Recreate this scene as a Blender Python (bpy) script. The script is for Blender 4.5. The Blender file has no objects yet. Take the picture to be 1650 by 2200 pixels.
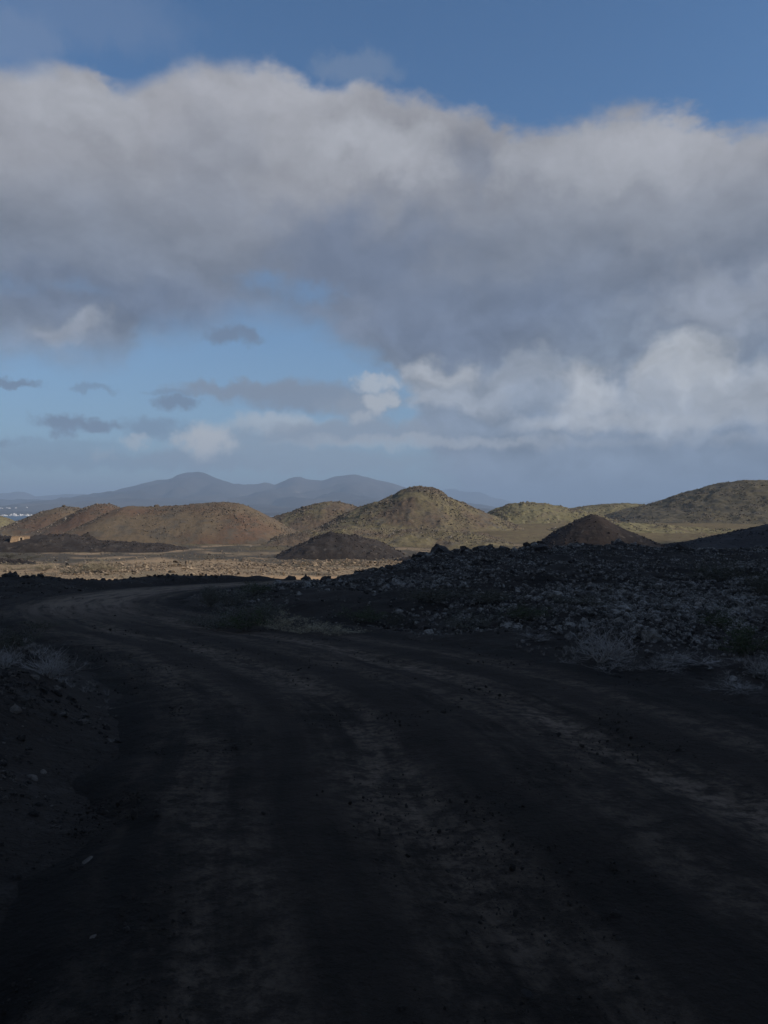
import bpy, bmesh, math, random
import numpy as np
from mathutils import Vector

# ------------------------------------------------------------------ basics
random.seed(7)
rng = np.random.default_rng(7)
scene = bpy.context.scene
COL = scene.collection
K = 0.665 / 1100.0            # tangent per photograph pixel
EYE = 1.65                    # eye height over the road
HOR = 1098.0                  # row of the horizon


def uv(px, py):
    return (px - 825.0) * K, (HOR - py) * K


# ------------------------------------------------------------------ camera
cam_d = bpy.data.cameras.new('camera')
cam_d.sensor_fit = 'VERTICAL'
cam_d.sensor_height = 36.0
cam_d.lens = 36.0 / (2 * 0.665)
cam_d.clip_start = 0.05
cam_d.clip_end = 80000
cam = bpy.data.objects.new('camera', cam_d)
COL.objects.link(cam)
cam.location = (0, 0, EYE)
cam.rotation_euler = (math.radians(90.06), 0, 0)
scene.camera = cam

# ------------------------------------------------------------------ exposure / render
vs = scene.view_settings
vs.view_transform = 'Standard'
vs.look = 'None'
vs.exposure = 0.0
vs.gamma = 1.0
vs.use_curve_mapping = False
cy = scene.cycles
cy.use_denoising = True
cy.max_bounces = 5
cy.diffuse_bounces = 2
cy.glossy_bounces = 2
cy.transmission_bounces = 2
cy.volume_bounces = 0
cy.transparent_max_bounces = 8
cy.sample_clamp_indirect = 4.0
cy.adaptive_threshold = 0.02

# ------------------------------------------------------------------ sun
SUN_EL = math.radians(29)
SUN_AZ = math.radians(106)     # clockwise from +Y: right, slightly behind the viewer
S = Vector((math.sin(SUN_AZ) * math.cos(SUN_EL), math.cos(SUN_AZ) * math.cos(SUN_EL), math.sin(SUN_EL)))
sun_d = bpy.data.lights.new('sun', 'SUN')
sun_d.energy = 4.8
sun_d.angle = math.radians(0.5)
sun_d.color = (1.0, 0.89, 0.76)
sun = bpy.data.objects.new('sun', sun_d)
COL.objects.link(sun)
sun.rotation_euler = (-S).to_track_quat('-Z', 'Y').to_euler()


# ------------------------------------------------------------------ node helper
class NT:
    def __init__(self, tree):
        self.t = tree
        self.n = tree.nodes
        self.l = tree.links

    def new(self, typ, **kw):
        n = self.n.new(typ)
        for k, v in kw.items():
            setattr(n, k, v)
        return n

    def put(self, sock, v):
        if isinstance(v, bpy.types.NodeSocket):
            self.l.new(v, sock)
        elif v is not None:
            sock.default_value = v

    def m(self, op, a, b=None, c=None, clamp=False):
        n = self.new('ShaderNodeMath', operation=op, use_clamp=clamp)
        for i, v in enumerate((a, b, c)):
            if v is not None:
                self.put(n.inputs[i], v)
        return n.outputs[0]

    def v(self, op, a, b=None, out=0):
        n = self.new('ShaderNodeVectorMath', operation=op)
        self.put(n.inputs[0], a)
        if b is not None:
            self.put(n.inputs[3 if op == 'SCALE' else 1], b)
        return n.outputs[out]

    def noise(self, vec, scale, detail=4, rough=0.55, lac=2.0, dist=0.0):
        n = self.new('ShaderNodeTexNoise')
        self.put(n.inputs['Vector'], vec)
        n.inputs['Scale'].default_value = scale
        n.inputs['Detail'].default_value = detail
        n.inputs['Roughness'].default_value = rough
        n.inputs['Lacunarity'].default_value = lac
        n.inputs['Distortion'].default_value = dist
        return n.outputs['Fac']

    def ss(self, x, a, b, lo=0.0, hi=1.0, smooth=True):
        n = self.new('ShaderNodeMapRange', interpolation_type='SMOOTHSTEP' if smooth else 'LINEAR')
        self.put(n.inputs[0], x)
        n.inputs[1].default_value = a
        n.inputs[2].default_value = b
        n.inputs[3].default_value = lo
        n.inputs[4].default_value = hi
        return n.outputs[0]

    def mix(self, f, a, b, blend='MIX'):
        n = self.new('ShaderNodeMix', data_type='RGBA', blend_type=blend)
        n.clamp_factor = True
        self.put(n.inputs[0], f)
        self.put(n.inputs[6], a if not isinstance(a, tuple) else (*a[:3], 1))
        self.put(n.inputs[7], b if not isinstance(b, tuple) else (*b[:3], 1))
        return n.outputs[2]

    def xyz(self, v):
        n = self.new('ShaderNodeSeparateXYZ')
        self.put(n.inputs[0], v)
        return n.outputs

    def vec(self, x, y, z=0.0):
        n = self.new('ShaderNodeCombineXYZ')
        for i, a in enumerate((x, y, z)):
            self.put(n.inputs[i], a)
        return n.outputs[0]

    def curve(self, x, pts):
        n = self.new('ShaderNodeFloatCurve')
        c = n.mapping.curves[0]
        n.mapping.use_clip = False
        while len(c.points) < len(pts):
            c.points.new(0.5, 0.5)
        for p, (a, b) in zip(c.points, pts):
            p.location = (a, b)
            p.handle_type = 'AUTO_CLAMPED'
        n.mapping.update()
        self.put(n.inputs['Value'], x)
        return n.outputs[0]

    def ramp(self, x, stops):
        n = self.new('ShaderNodeValToRGB')
        r = n.color_ramp
        r.interpolation = 'B_SPLINE' if False else 'LINEAR'
        while len(r.elements) < len(stops):
            r.elements.new(0.5)
        for e, (p, c) in zip(r.elements, stops):
            e.position = p
            e.color = (*c, 1)
        self.put(n.inputs[0], x)
        return n.outputs[0]


def s2l(r, g, b):
    f = lambda c: c / 12.92 if c <= 0.04045 else ((c + 0.055) / 1.055) ** 2.4
    return tuple(f(c / 255.0) for c in (r, g, b))


# ------------------------------------------------------------------ world: clear sky and a broken cloud deck
SKY = 0.11
world = bpy.data.worlds.new('World')
scene.world = world
world.use_nodes = True
world.cycles.sampling_method = 'MANUAL'
world.cycles.sample_map_resolution = 512
W = NT(world.node_tree)
W.n.clear()
sky = W.new('ShaderNodeTexSky', sky_type='NISHITA')
sky.sun_disc = False
sky.sun_elevation = SUN_EL
sky.sun_rotation = SUN_AZ
sky.altitude = 0
sky.air_density = 1.0
sky.dust_density = 0.6
sky.ozone_density = 2.0
clear = W.v('SCALE', sky.outputs[0], SKY)
clear = W.v('MULTIPLY', clear, (0.66, 0.89, 1.07))
geo = W.new('ShaderNodeTexCoord')
dvec = W.v('NORMALIZE', geo.outputs['Generated'])
dx, dy, dz = W.xyz(dvec)
az = W.m('ARCTAN2', dx, dy)
el = W.m('ARCSINE', dz)
clear = W.mix(W.ss(el, 0.0, .45, .55, 0.0), clear, s2l(134, 156, 182))       # thin moisture whitens the low sky


def pe(px, py):
    u, v = uv(px, py)
    return math.atan(u), math.atan(v * math.cos(math.atan(u)))


PV = W.v('MULTIPLY', dvec, (1.0, 1.0, 1.7))
n_big = W.noise(PV, 3.2, 3, 0.5)
n_mid = W.noise(PV, 7.0, 5, 0.56)
n_fine = W.noise(PV, 17.0, 6, 0.60)
Lv = Vector((S.x * 0.3, S.y * 0.3, 0.9)).normalized() * 0.05
n_mid_l = W.noise(W.v('ADD', PV, tuple(Lv)), 7.0, 5, 0.56)
lit = W.m('SUBTRACT', n_mid, n_mid_l)                  # bumps that face the light
warp = W.m('ADD', W.m('MULTIPLY', W.m('SUBTRACT', n_mid, 0.5), 0.075), W.m('MULTIPLY', W.m('SUBTRACT', n_fine, 0.5), 0.045))
elw = W.m('ADD', el, warp)
azw = W.m('ADD', az, W.m('MULTIPLY', warp, 1.2))
azn = W.ss(azw, -0.6, 0.6, smooth=False)


def az01(px, py):
    a, e = pe(px, py)
    return (a + 0.6) / 1.2, e


top = [az01(*p) for p in [(-160, 150), (0, 155), (100, 135), (170, 140), (235, 190), (330, 160), (450, 140), (530, 125), (700, 150),
                          (870, 195), (1000, 215), (1130, 240), (1260, 250), (1330, 240), (1480, 240), (1560, 270), (1650, 270), (1800, 260)]]
bot = [az01(p[0], p[1] + 34) for p in [(-160, 745), (0, 735), (150, 750), (270, 745), (300, 705), (420, 695), (500, 670), (600, 672), (690, 682),
                          (750, 715), (810, 765), (850, 850), (960, 1000), (1200, 1240), (1800, 1260)]]
d_top = W.m('SUBTRACT', W.curve(azn, top), elw)
d_bot = W.m('SUBTRACT', elw, W.curve(azn, bot))
a_top = W.ss(d_top, -0.008, 0.017)
a_bot = W.ss(d_bot, -0.02, 0.045)
deck = W.m('MULTIPLY', a_top, a_bot)


def n2(scale, detail, rough, ox):
    n = W.new('ShaderNodeTexNoise', noise_dimensions='2D')
    W.put(n.inputs['Vector'], W.v('ADD', W.vec(az, el), (ox, ox, 0)))
    n.inputs['Scale'].default_value = scale; n.inputs['Detail'].default_value = detail; n.inputs['Roughness'].default_value = rough
    return n.outputs['Fac']


def warped(ka, kb):
    x_ = W.m('MULTIPLY_ADD', n2(11.0, 6, .56, 3.0), ka, -.5 * ka)
    y_ = W.m('MULTIPLY_ADD', n2(13.0, 6, .56, 9.0), kb, -.5 * kb)
    return x_, y_


_wx, _wy = warped(.16, .11)
AE = W.v('ADD', W.vec(az, el), W.vec(_wx, _wy))
_fx = W.m('MULTIPLY_ADD', n2(26.0, 6, .6, 5.0), .075, -.0375)
_fy = W.m('MULTIPLY_ADD', n2(36.0, 6, .6, 7.0), .030, -.015)
AE2 = W.v('ADD', W.vec(az, el), W.vec(_fx, _fy))


def billow(off, scale=7.5):
    """cauliflower relief: bulging lobes with creases between them"""
    n = W.new('ShaderNodeTexVoronoi', voronoi_dimensions='2D', feature='F1')
    n.normalize = True
    W.put(n.inputs['Vector'], W.v('MULTIPLY', W.v('ADD', AEB, off), (1.0, 1.35, 0)))
    n.inputs['Scale'].default_value = scale
    n.inputs['Detail'].default_value = 3.0
    n.inputs['Roughness'].default_value = .55
    n.inputs['Lacunarity'].default_value = 2.2
    return n.outputs['Distance']


AEB = W.v('ADD', W.vec(az, el), W.v('SCALE', W.vec(_wx, _wy), .55))
bil = billow((0, 0, 0))
bil_l = billow((.012, .020, 0))
relief = W.m('SUBTRACT', bil_l, bil)                   # > 0 where a lobe faces up and to the right


def blob(px, py, rx, ry, k=1.0, lo=0.0, hi=0.5, co=None, bk=.45):
    a, e = pe(px, py)
    q = W.v('MULTIPLY', W.v('SUBTRACT', co or AE, (a, e, 0)), (1 / (rx * K), 1 / (ry * K), 0))
    r = W.v('LENGTH', q, out=1)
    if bk:
        r = W.m('MULTIPLY_ADD', bil, bk, r)
    return W.ss(r, 1 - lo + bk * .4, 1 - hi + bk * .4, 0.0, k)


# cloud colour by height in the deck: pale crowns, slate bases, hazy towards the horizon
eln = W.ss(el, 0.0, 0.62, smooth=False)
eln = W.m('ADD', eln, W.m('MULTIPLY', W.m('SUBTRACT', n_big, 0.5), 0.28))
cl = W.ramp(eln, [(0.0, s2l(134, 149, 169)), (0.13, s2l(133, 147, 166)), (0.26, s2l(131, 143, 161)), (0.40, s2l(118, 129, 149)), (0.52, s2l(128, 135, 149)),
                  (0.66, s2l(149, 151, 159)), (0.80, s2l(164, 165, 172)), (1.0, s2l(158, 161, 171))])
shade = W.m('ADD', 1.0, W.m('MULTIPLY', lit, 0.6))
shade = W.m('ADD', shade, W.m('MULTIPLY', W.m('SUBTRACT', n_big, 0.5), 0.30))
shade = W.m('ADD', shade, W.m('MULTIPLY', W.m('SUBTRACT', n_mid, 0.5), 0.14))
shade = W.m('MAXIMUM', shade, 0.5)
cl = W.v('SCALE', cl, shade)
cl_far, deck_far = cl, deck
WHITE = s2l(180, 183, 191)
BRIGHT = s2l(186, 190, 196)
for px, py, rx, ry, k in [(140, 205, 130, 90, .40), (820, 320, 170, 70, .60), (620, 270, 220, 120, .22), (1340, 335, 300, 70, .50), (1560, 640, 190, 80, .35),
                          (130, 705, 90, 36, .38), (1420, 440, 260, 80, .15),
                          (955, 790, 85, 42, .80), (1000, 855, 150, 50, .45), (880, 870, 70, 45, .40), (1120, 800, 110, 45, .35), (1255, 812, 85, 62, .90), (1290, 860, 140, 45, .40),
                          (1470, 785, 105, 62, .95), (1510, 860, 170, 60, .60), (1625, 835, 100, 75, .55), (1250, 905, 190, 24, .70), (1450, 905, 220, 22, .40), (1560, 940, 200, 14, .3), (1150, 950, 300, 16, .3)]:
    cl = W.mix(blob(px, py, rx, ry, k, -.18, 0.75 if py < 740 else 0.72 if ry > 30 else .95, AE if ry > 30 else AE2), cl, WHITE if py < 740 else BRIGHT)
SLATE = s2l(104, 117, 141)
for px, py, rx, ry, k in [(780, 560, 270, 130, .75), (1000, 680, 330, 95, .60), (200, 640, 330, 50, .45), (380, 680, 200, 30, .5), (480, 330, 140, 130, .15), (1010, 330, 60, 80, .3)]:
    cl = W.mix(blob(px, py, rx, ry, k, -.15, 0.8), cl, SLATE)
fineshade = W.m('MULTIPLY_ADD', W.m('SUBTRACT', n_fine, .5), .16, 1.0)
cl = W.v('SCALE', cl, W.m('MULTIPLY_ADD', relief, W.ss(el, .16, .34, 1.15, .42), fineshade))
for px, py, rx, ry, k in [(580, 604, 80, 26, .60), (675, 628, 60, 26, .60), (160, 612, 70, 18, .22), (30, 612, 44, 20, .2)]:      # blue gaps in the deck
    deck = W.m('MULTIPLY', deck, W.m('SUBTRACT', 1.0, blob(px, py, rx, ry, k, -.3, 0.95, AE2)))
high = W.m('MULTIPLY', W.ss(W.noise(PV, 2.6, 3, .55), .44, .60), W.ss(el, .62, .80, 0.0, .85))      # unseen broken cloud added overhead to neutralise the blue skylight
col_far = W.mix(deck_far, W.mix(high, clear, s2l(146, 150, 158)), cl_far)
col = W.mix(deck, clear, cl)
GREY = s2l(108, 124, 148)
PALE = s2l(190, 194, 199)
MIDG = s2l(142, 153, 168)
STRK = s2l(128, 141, 160)
for px, py, rx, ry, c, k in [(500, 716, 56, 22, GREY, .85), (25, 818, 60, 10, GREY, .8), (200, 832, 40, 9, GREY, .5), (380, 860, 50, 15, GREY, .8), (370, 838, 60, 7, GREY, .5),
                             (125, 905, 50, 19, GREY, .85), (205, 912, 44, 15, GREY, .85), (140, 927, 22, 9, GREY, .6), (330, 917, 68, 26, GREY, .6),
                             (520, 834, 150, 18, STRK, .9), (660, 848, 190, 34, STRK, .95), (780, 872, 80, 36, MIDG, .9), (800, 818, 52, 16, PALE, .75), (818, 862, 30, 30, PALE, .75), (775, 895, 30, 14, PALE, .5),
                             (600, 905, 110, 24, PALE, .65), (760, 925, 240, 26, MIDG, .85), (560, 945, 180, 24, MIDG, .6), (200, 985, 360, 22, GREY, .45), (640, 985, 360, 30, MIDG, .6), (100, 950, 160, 14, GREY, .35),
                             (448, 945, 62, 36, PALE, 1.0), (300, 944, 40, 11, PALE, .55), (210, 975, 20, 18, PALE, .25),
                             (200, 20, 200, 55, s2l(112, 132, 165), .40), (30, 80, 90, 50, s2l(120, 138, 168), .5), (0, 950, 22, 10, GREY, .5), (760, 140, 90, 30, MIDG, .30),
                             (900, 945, 300, 15, PALE, .45)]:
    col = W.mix(blob(px, py, rx, ry, k, -.25, 0.58, AE2, .45), col, c)
# the thick air along the horizon, all the way round
hz = W.ss(W.m('ADD', el, W.m('MULTIPLY', W.m('SUBTRACT', n_mid, 0.5), 0.05)), -0.02, 0.10, 0.40, 0.0)
HZC = s2l(128, 144, 165)
def background(c):
    b = W.new('ShaderNodeBackground')
    W.put(b.inputs[0], W.mix(hz, c, HZC))
    return b.outputs[0]


# single clouds are worked out only in the quarter of the sky they stand in; elsewhere just the deck
near = W.m('MULTIPLY', W.m('LESS_THAN', W.m('ABSOLUTE', az), .72), W.m('LESS_THAN', el, .66))
ms_ = W.new('ShaderNodeMixShader')
W.put(ms_.inputs[0], near)
W.l.new(background(col_far), ms_.inputs[1])
W.l.new(background(col), ms_.inputs[2])
wo = W.new('ShaderNodeOutputWorld')
W.l.new(ms_.outputs[0], wo.inputs[0])


# ------------------------------------------------------------------ numpy noise
_perm = rng.permutation(4096)
_g2 = rng.normal(size=(4096, 2))
_g2 /= np.linalg.norm(_g2, axis=1, keepdims=True)
_g3 = rng.normal(size=(4096, 3))
_g3 /= np.linalg.norm(_g3, axis=1, keepdims=True)


def _h(*ii):
    h = np.zeros_like(ii[0])
    for i in ii:
        h = _perm[(h + i) & 4095]
    return h


def perlin2(x, y):
    x = np.asarray(x, float); y = np.asarray(y, float)
    xi = np.floor(x).astype(np.int64); yi = np.floor(y).astype(np.int64)
    fx = x - xi; fy = y - yi
    wx = fx * fx * fx * (fx * (fx * 6 - 15) + 10); wy = fy * fy * fy * (fy * (fy * 6 - 15) + 10)
    def g(a, b):
        G = _g2[_h(xi + a, yi + b)]
        return G[..., 0] * (fx - a) + G[..., 1] * (fy - b)
    return 1.5 * ((g(0, 0) * (1 - wx) + g(1, 0) * wx) * (1 - wy) + (g(0, 1) * (1 - wx) + g(1, 1) * wx) * wy)


def perlin3(p):
    i = np.floor(p).astype(np.int64); f = p - i
    w = f * f * f * (f * (f * 6 - 15) + 10)
    r = 0
    for a in (0, 1):
        for b in (0, 1):
            for c in (0, 1):
                G = _g3[_h(i[:, 0] + a, i[:, 1] + b, i[:, 2] + c)]
                d = (G * (f - np.array([a, b, c]))).sum(1)
                r = r + d * (w[:, 0] if a else 1 - w[:, 0]) * (w[:, 1] if b else 1 - w[:, 1]) * (w[:, 2] if c else 1 - w[:, 2])
    return 1.5 * r


def fbm(x, y, s, o=4, r=0.5, seed=0.0):
    t = 0; a = 1.0
    for k in range(o):
        t = t + a * perlin2(x / s + 17.3 * k + seed, y / s - 9.1 * k + seed * 1.7)
        s /= 2.03; a *= r
    return t


def sstep(a, b, x):
    t = np.clip((np.asarray(x, float) - a) / (b - a), 0, 1)
    return t * t * (3 - 2 * t)


# ------------------------------------------------------------------ mesh / object helpers
def mesh_np(name, V, F, smooth=True):
    """V (n,3), F (m,k) arrays, all faces with k corners"""
    V = np.asarray(V, np.float32); F = np.asarray(F, np.int32)
    me = bpy.data.meshes.new(name)
    me.vertices.add(len(V)); me.vertices.foreach_set('co', V.ravel())
    k = F.shape[1]
    me.loops.add(F.size); me.loops.foreach_set('vertex_index', F.ravel())
    me.polygons.add(len(F))
    me.polygons.foreach_set('loop_start', np.arange(0, F.size, k, dtype=np.int32))
    me.polygons.foreach_set('use_smooth', np.full(len(F), smooth))
    me.update(calc_edges=True)
    return me


def link(name, me, mat=None, parent=None, loc=None, kind=None, label=None, cat=None, group=None):
    o = bpy.data.objects.new(name, me)
    COL.objects.link(o)
    if mat is not None and me is not None and not me.materials:
        me.materials.append(mat)
    if parent is not None:
        o.parent = parent
    if loc is not None:
        o.location = loc
    tag(o, label, cat, group, kind)
    return o


def tag(o, label=None, cat=None, group=None, kind=None):
    if label: o['label'] = label
    if cat: o['category'] = cat
    if group: o['group'] = group
    if kind: o['kind'] = kind


def grid_faces(nr, nc, wrap=False):
    i = np.arange(nr - 1)[:, None]; j = np.arange(nc if wrap else nc - 1)[None, :]
    j2 = (j + 1) % nc
    a = i * nc + j; b = i * nc + j2; c = (i + 1) * nc + j2; d = (i + 1) * nc + j
    return np.stack([a, b, c, d], -1).reshape(-1, 4)


def fattr(me, name, data):
    at = me.attributes.new(name, 'FLOAT', 'POINT')
    at.data.foreach_set('value', np.asarray(data, np.float32).ravel())


# ------------------------------------------------------------------ materials
def new_mat(name):
    m = bpy.data.materials.new(name)
    m.use_nodes = True
    N = NT(m.node_tree)
    N.n.clear()
    out = N.new('ShaderNodeOutputMaterial')
    b = N.new('ShaderNodeBsdfPrincipled')
    N.l.new(b.outputs[0], out.inputs[0])
    b.inputs['Roughness'].default_value = 0.95
    b.inputs['Specular IOR Level'].default_value = 0.15
    return m, N, b


def pos(N):
    return N.new('ShaderNodeNewGeometry').outputs['Position']


def bump(N, b, h, strength, dist):
    n = N.new('ShaderNodeBump')
    n.inputs['Strength'].default_value = strength
    n.inputs['Distance'].default_value = dist
    N.put(n.inputs['Height'], h)
    N.l.new(n.outputs[0], b.inputs['Normal'])


def terrain_mat(name, c1, c2, c3, big=14.0, grain=.9, bstr=0.7, bdist=0.22, dark=(.03, .027, .026), dark_amt=0.35):
    """weathered volcanic slope: two ground tones, a third in patches, dark clinker specks, rubble relief"""
    m, N, b = new_mat(name)
    P = pos(N)
    n1 = N.noise(P, 1 / big, 5, 0.6)
    n2 = N.noise(P, 1 / (big * .31), 6, 0.62)
    n3 = N.noise(P, 1 / grain, 5, 0.65)
    n4 = N.noise(P, 1 / (grain * 2.7), 4, 0.6)
    c = N.mix(N.ss(n1, .42, .60), c1, c2)
    c = N.mix(N.m('MULTIPLY', N.ss(n2, .50, .66), 0.85), c, c3)
    c = N.mix(N.m('MULTIPLY', N.ss(N.m('ADD', N.m('MULTIPLY', n3, .6), N.m('MULTIPLY', n4, .4)), .48, .60), dark_amt), c, dark)
    c = N.mix(N.m('MULTIPLY', N.ss(n3, .56, .72), .30), c, (.24, .21, .17))
    N.put(b.inputs['Base Color'], c)
    bump(N, b, N.m('ADD', n3, N.m('MULTIPLY', n4, 1.4)), bstr, bdist)
    return m


def rock_mat(name, base, pale, pale_amt, scale=9.0, rough=0.92, lo=.25, hi=.75):
    """clinkery basalt; lichen crust covers some stones and not others"""
    m, N, b = new_mat(name)
    tc = N.new('ShaderNodeTexCoord').outputs['Object']
    oi = N.new('ShaderNodeObjectInfo')
    off = N.v('SCALE', N.vec(1.0, 0.7, 0.3), N.m('MULTIPLY', oi.outputs['Random'], 57.0))
    P = N.v('ADD', tc, off)
    n1 = N.noise(P, 1.6, 5, 0.65)
    n2 = N.noise(P, scale, 4, 0.7)
    c = N.mix(N.ss(n1, .3, .7), base, tuple(x * 1.9 for x in base))
    amt = N.m('MULTIPLY', N.ss(oi.outputs['Random'], lo, hi), pale_amt)
    c = N.mix(N.m('MULTIPLY', N.ss(N.m('ADD', N.m('MULTIPLY', n1, .5), N.m('MULTIPLY', n2, .5)), .42, .58), amt), c, pale)
    N.put(b.inputs['Base Color'], c)
    b.inputs['Roughness'].default_value = rough
    bump(N, b, n2, 0.6, 0.12)
    return m


M = {}
M['ochre_hill'] = terrain_mat('ochre_hill', (.145, .112, .076), (.135, .088, .062), (.105, .092, .074), 24)
M['red_hill'] = terrain_mat('red_hill', (.122, .080, .058), (.122, .094, .068), (.095, .080, .066), 20)
M['olive_hill'] = terrain_mat('olive_hill', (.180, .160, .090), (.150, .132, .072), (.125, .100, .072), 24)
M['olive_rocky'] = terrain_mat('olive_rocky', (.160, .136, .080), (.128, .096, .070), (.105, .095, .078), 14, dark_amt=.5)
M['grey_hill'] = terrain_mat('grey_hill', (.105, .094, .070), (.115, .100, .066), (.085, .076, .062), 26)
M['dark_mound'] = terrain_mat('dark_mound', (.036, .031, .029), (.048, .040, .036), (.052, .048, .046), 6, dark=(.018, .016, .016))
M['cinder_cone'] = terrain_mat('cinder_cone', (.040, .033, .030), (.052, .040, .034), (.032, .028, .027), 8, dark=(.02, .018, .018))
M['lava_ridge'] = terrain_mat('lava_ridge', (.022, .020, .020), (.03, .027, .026), (.035, .032, .03), 5, dark=(.012, .012, .012))

M['field_rock'] = rock_mat('field_rock', (.040, .036, .032), (.29, .265, .235), .88, 5.0, lo=.05, hi=.60)
M['black_rock'] = rock_mat('black_rock', (.024, .020, .018), (.10, .092, .083), .6, 7.0)
M['verge_rock'] = rock_mat('verge_rock', (.020, .017, .015), (.16, .136, .114), .8, 6.0, lo=.2, hi=1.0)
M['pale_rock'] = rock_mat('pale_rock', (.075, .064, .055), (.15, .128, .108), .8, 5.0, lo=-.5, hi=.2)
M['sandy_rock'] = rock_mat('sandy_rock', (.10, .076, .054), (.36, .285, .20), .9, 5.0, lo=.1, hi=.9)
M['hill_stone'] = rock_mat('hill_stone', (.066, .054, .044), (.31, .275, .225), .85, 4.0, lo=.40, hi=1.0)
M['dark_stone'] = rock_mat('dark_stone', (.028, .024, .023), (.16, .15, .138), .7, 5.0, lo=.55, hi=1.1)
M['cinder'] = rock_mat('cinder', (.021, .017, .014), (.07, .062, .055), .8, 5.0, lo=.6, hi=1.0)


# ------------------------------------------------------------------ terrain height
RC = np.array([(4.2, -14), (3.2, -6), (2.2, 0), (1.25, 4), (0.35, 8), (-2.2, 13), (-5.6, 17.8), (-8.3, 22.3), (-10.0, 27), (-10.6, 33), (-9.6, 39), (-6.6, 44.5),
               (-1.5, 50), (5, 56), (13, 63), (22, 70)], float)
# resample the centre line as a smooth curve
_t = np.arange(len(RC))
_tt = np.linspace(0, len(RC) - 1, 900)


def catmull(P, tt):
    i = np.clip(np.floor(tt).astype(int), 0, len(P) - 2); f = (tt - i)[:, None]
    p0 = P[np.clip(i - 1, 0, None)]; p1 = P[i]; p2 = P[i + 1]; p3 = P[np.clip(i + 2, None, len(P) - 1)]
    return 0.5 * (2 * p1 + (p2 - p0) * f + (2 * p0 - 5 * p1 + 4 * p2 - p3) * f ** 2 + (3 * p1 - p0 - 3 * p2 + p3) * f ** 3)


RL = catmull(RC, _tt)
RT = np.gradient(RL, axis=0); RT /= np.linalg.norm(RT, axis=1, keepdims=True)
RS = np.concatenate([[0], np.cumsum(np.linalg.norm(np.diff(RL, axis=0), axis=1))])
RHW = 2.85


def road_coord(x, y):
    """signed offset to the right of the centre line (1e3 far away)"""
    x = np.asarray(x, float).ravel(); y = np.asarray(y, float).ravel()
    q = np.full(x.shape, 1e3); 
    near = np.where((np.abs(x) < 90) & (y > -60) & (y < 130))[0]
    for c in np.array_split(near, max(1, len(near) // 4000)):
        if len(c) == 0: continue
        d2 = (x[c, None] - RL[None, ::3, 0]) ** 2 + (y[c, None] - RL[None, ::3, 1]) ** 2
        k = d2.argmin(1) * 3
        ex = x[c] - RL[k, 0]; ey = y[c] - RL[k, 1]
        q[c] = np.sign(ex * RT[k, 1] - ey * RT[k, 0]) * np.sqrt(d2.min(1))
    return q


def crest_y(x):
    return np.interp(x, [-90, -40, -22, -8, -4, 0, 3.5, 12, 30, 80, 200], [60, 52, 47.5, 47, 46, 46, 50, 55, 62, 75, 95])


def ground_h(x, y, rough=True):
    x = np.asarray(x, float); y = np.asarray(y, float)
    shp = x.shape
    x = x.ravel(); y = y.ravel()
    q = road_coord(x, y)
    p = np.interp(y, [-200, -20, 0, 2.5, 4, 8, 12, 17, 26, 40, 48, 70], [1.2, .2, 0, -.01, -.05, -.28, -.53, -.92, -1.45, -2.25, -2.65, -3.7])
    fx = np.interp(x, [-7, -4, 0, 3.5, 8, 12, 30, 60], [-1.72, -1.6, -1.5, -.98, -.9, -1.05, -1.45, -1.6])
    fld = np.interp(y, [-40, 0, 8, 14, 24], [.3, -.05, -.28, -.5, -.72])
    fld = fld + (fx - fld) * sstep(16, 42, y)
    right = np.where(q > 900, x > -6, q > 0)
    e = np.abs(q) - RHW
    w = np.where(right, sstep(-.2, 4.2, np.where(q > 900, 99, e)), 0)
    h = p + (fld - p) * w
    # left verge: a low bank of pushed-up clinker, dying out towards the bend
    bank = np.where(~right, sstep(-.1, 1.1, e) * (1 - sstep(2.0, 7.0, e)), 0)
    h = h + .28 * bank * (1 - sstep(9, 16, y)) + .22 * bank * sstep(24, 30, y)
    # spoil windrow at the foot of the right side
    h = h + np.where(right, .10 * np.exp(-((e - .35) / .35) ** 2), 0) * (y > 3)
    off = sstep(0.0, 1.0, e)
    if rough:
        h = h + off * (.22 * fbm(x, y, 7.0, 4) + .10 * fbm(x, y, 1.3, 3, seed=3.1)) * sstep(0, .8, e)
        h = h + off * np.where(right, 1, .3) * .30 * np.maximum(0, fbm(x, y, 4.0, 3, seed=8.2)) * sstep(4, 9, e) * (y > 8)
    # over the crest the land drops to the plain
    s = y - crest_y(x) - (2.0 * fbm(x, y, 9.0, 3, seed=5.0) if rough else 0)
    h = h + (.22 + (.35 * np.maximum(0, fbm(x, y, 3.2, 4, .6, seed=9.5)) * sstep(-2, 3, x) if rough else 0)) * np.exp(-((s + 2) / 3.0) ** 2) * sstep(.5, 3, e)
    f = sstep(0, 21, s)
    r = np.hypot(x, y)
    pl = np.interp(y, [-1000, 0, 66, 130, 200, 500, 900, 1500], [-6, -6, -6.9, -7.4, -7.6, -8.6, -13.5, -14.5])
    pl = pl + 3.6 * sstep(140, 330, y) * sstep(-25, 25, x) * (1 - sstep(520, 900, y))
    if rough:
        pl = pl + (.5 * fbm(x, y, 40, 4, seed=1.0) + .16 * fbm(x, y, 5.0, 3, seed=2.0)) * (1 - sstep(400, 800, r))
    pl = np.where(r > 1500, -14.5, pl) + EYE
    h = h + (pl - h) * f
    far = sstep(180, 520, np.where(y < 60, r, 0))
    h = h * (1 - far) + far * np.interp(r, [0, 500, 1100, 1500], [-5, -6, -12.4, -13])
    return h.reshape(shp)


def road_lift(x, y):
    """how far the packed roadbed stands over the land sheet"""
    return np.maximum(0, .075 - .14 * sstep(.86, 1.14, np.abs(road_coord(x, y)) / RHW)).reshape(np.shape(x))


def top_h(x, y):
    return ground_h(x, y) + road_lift(x, y)


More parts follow.
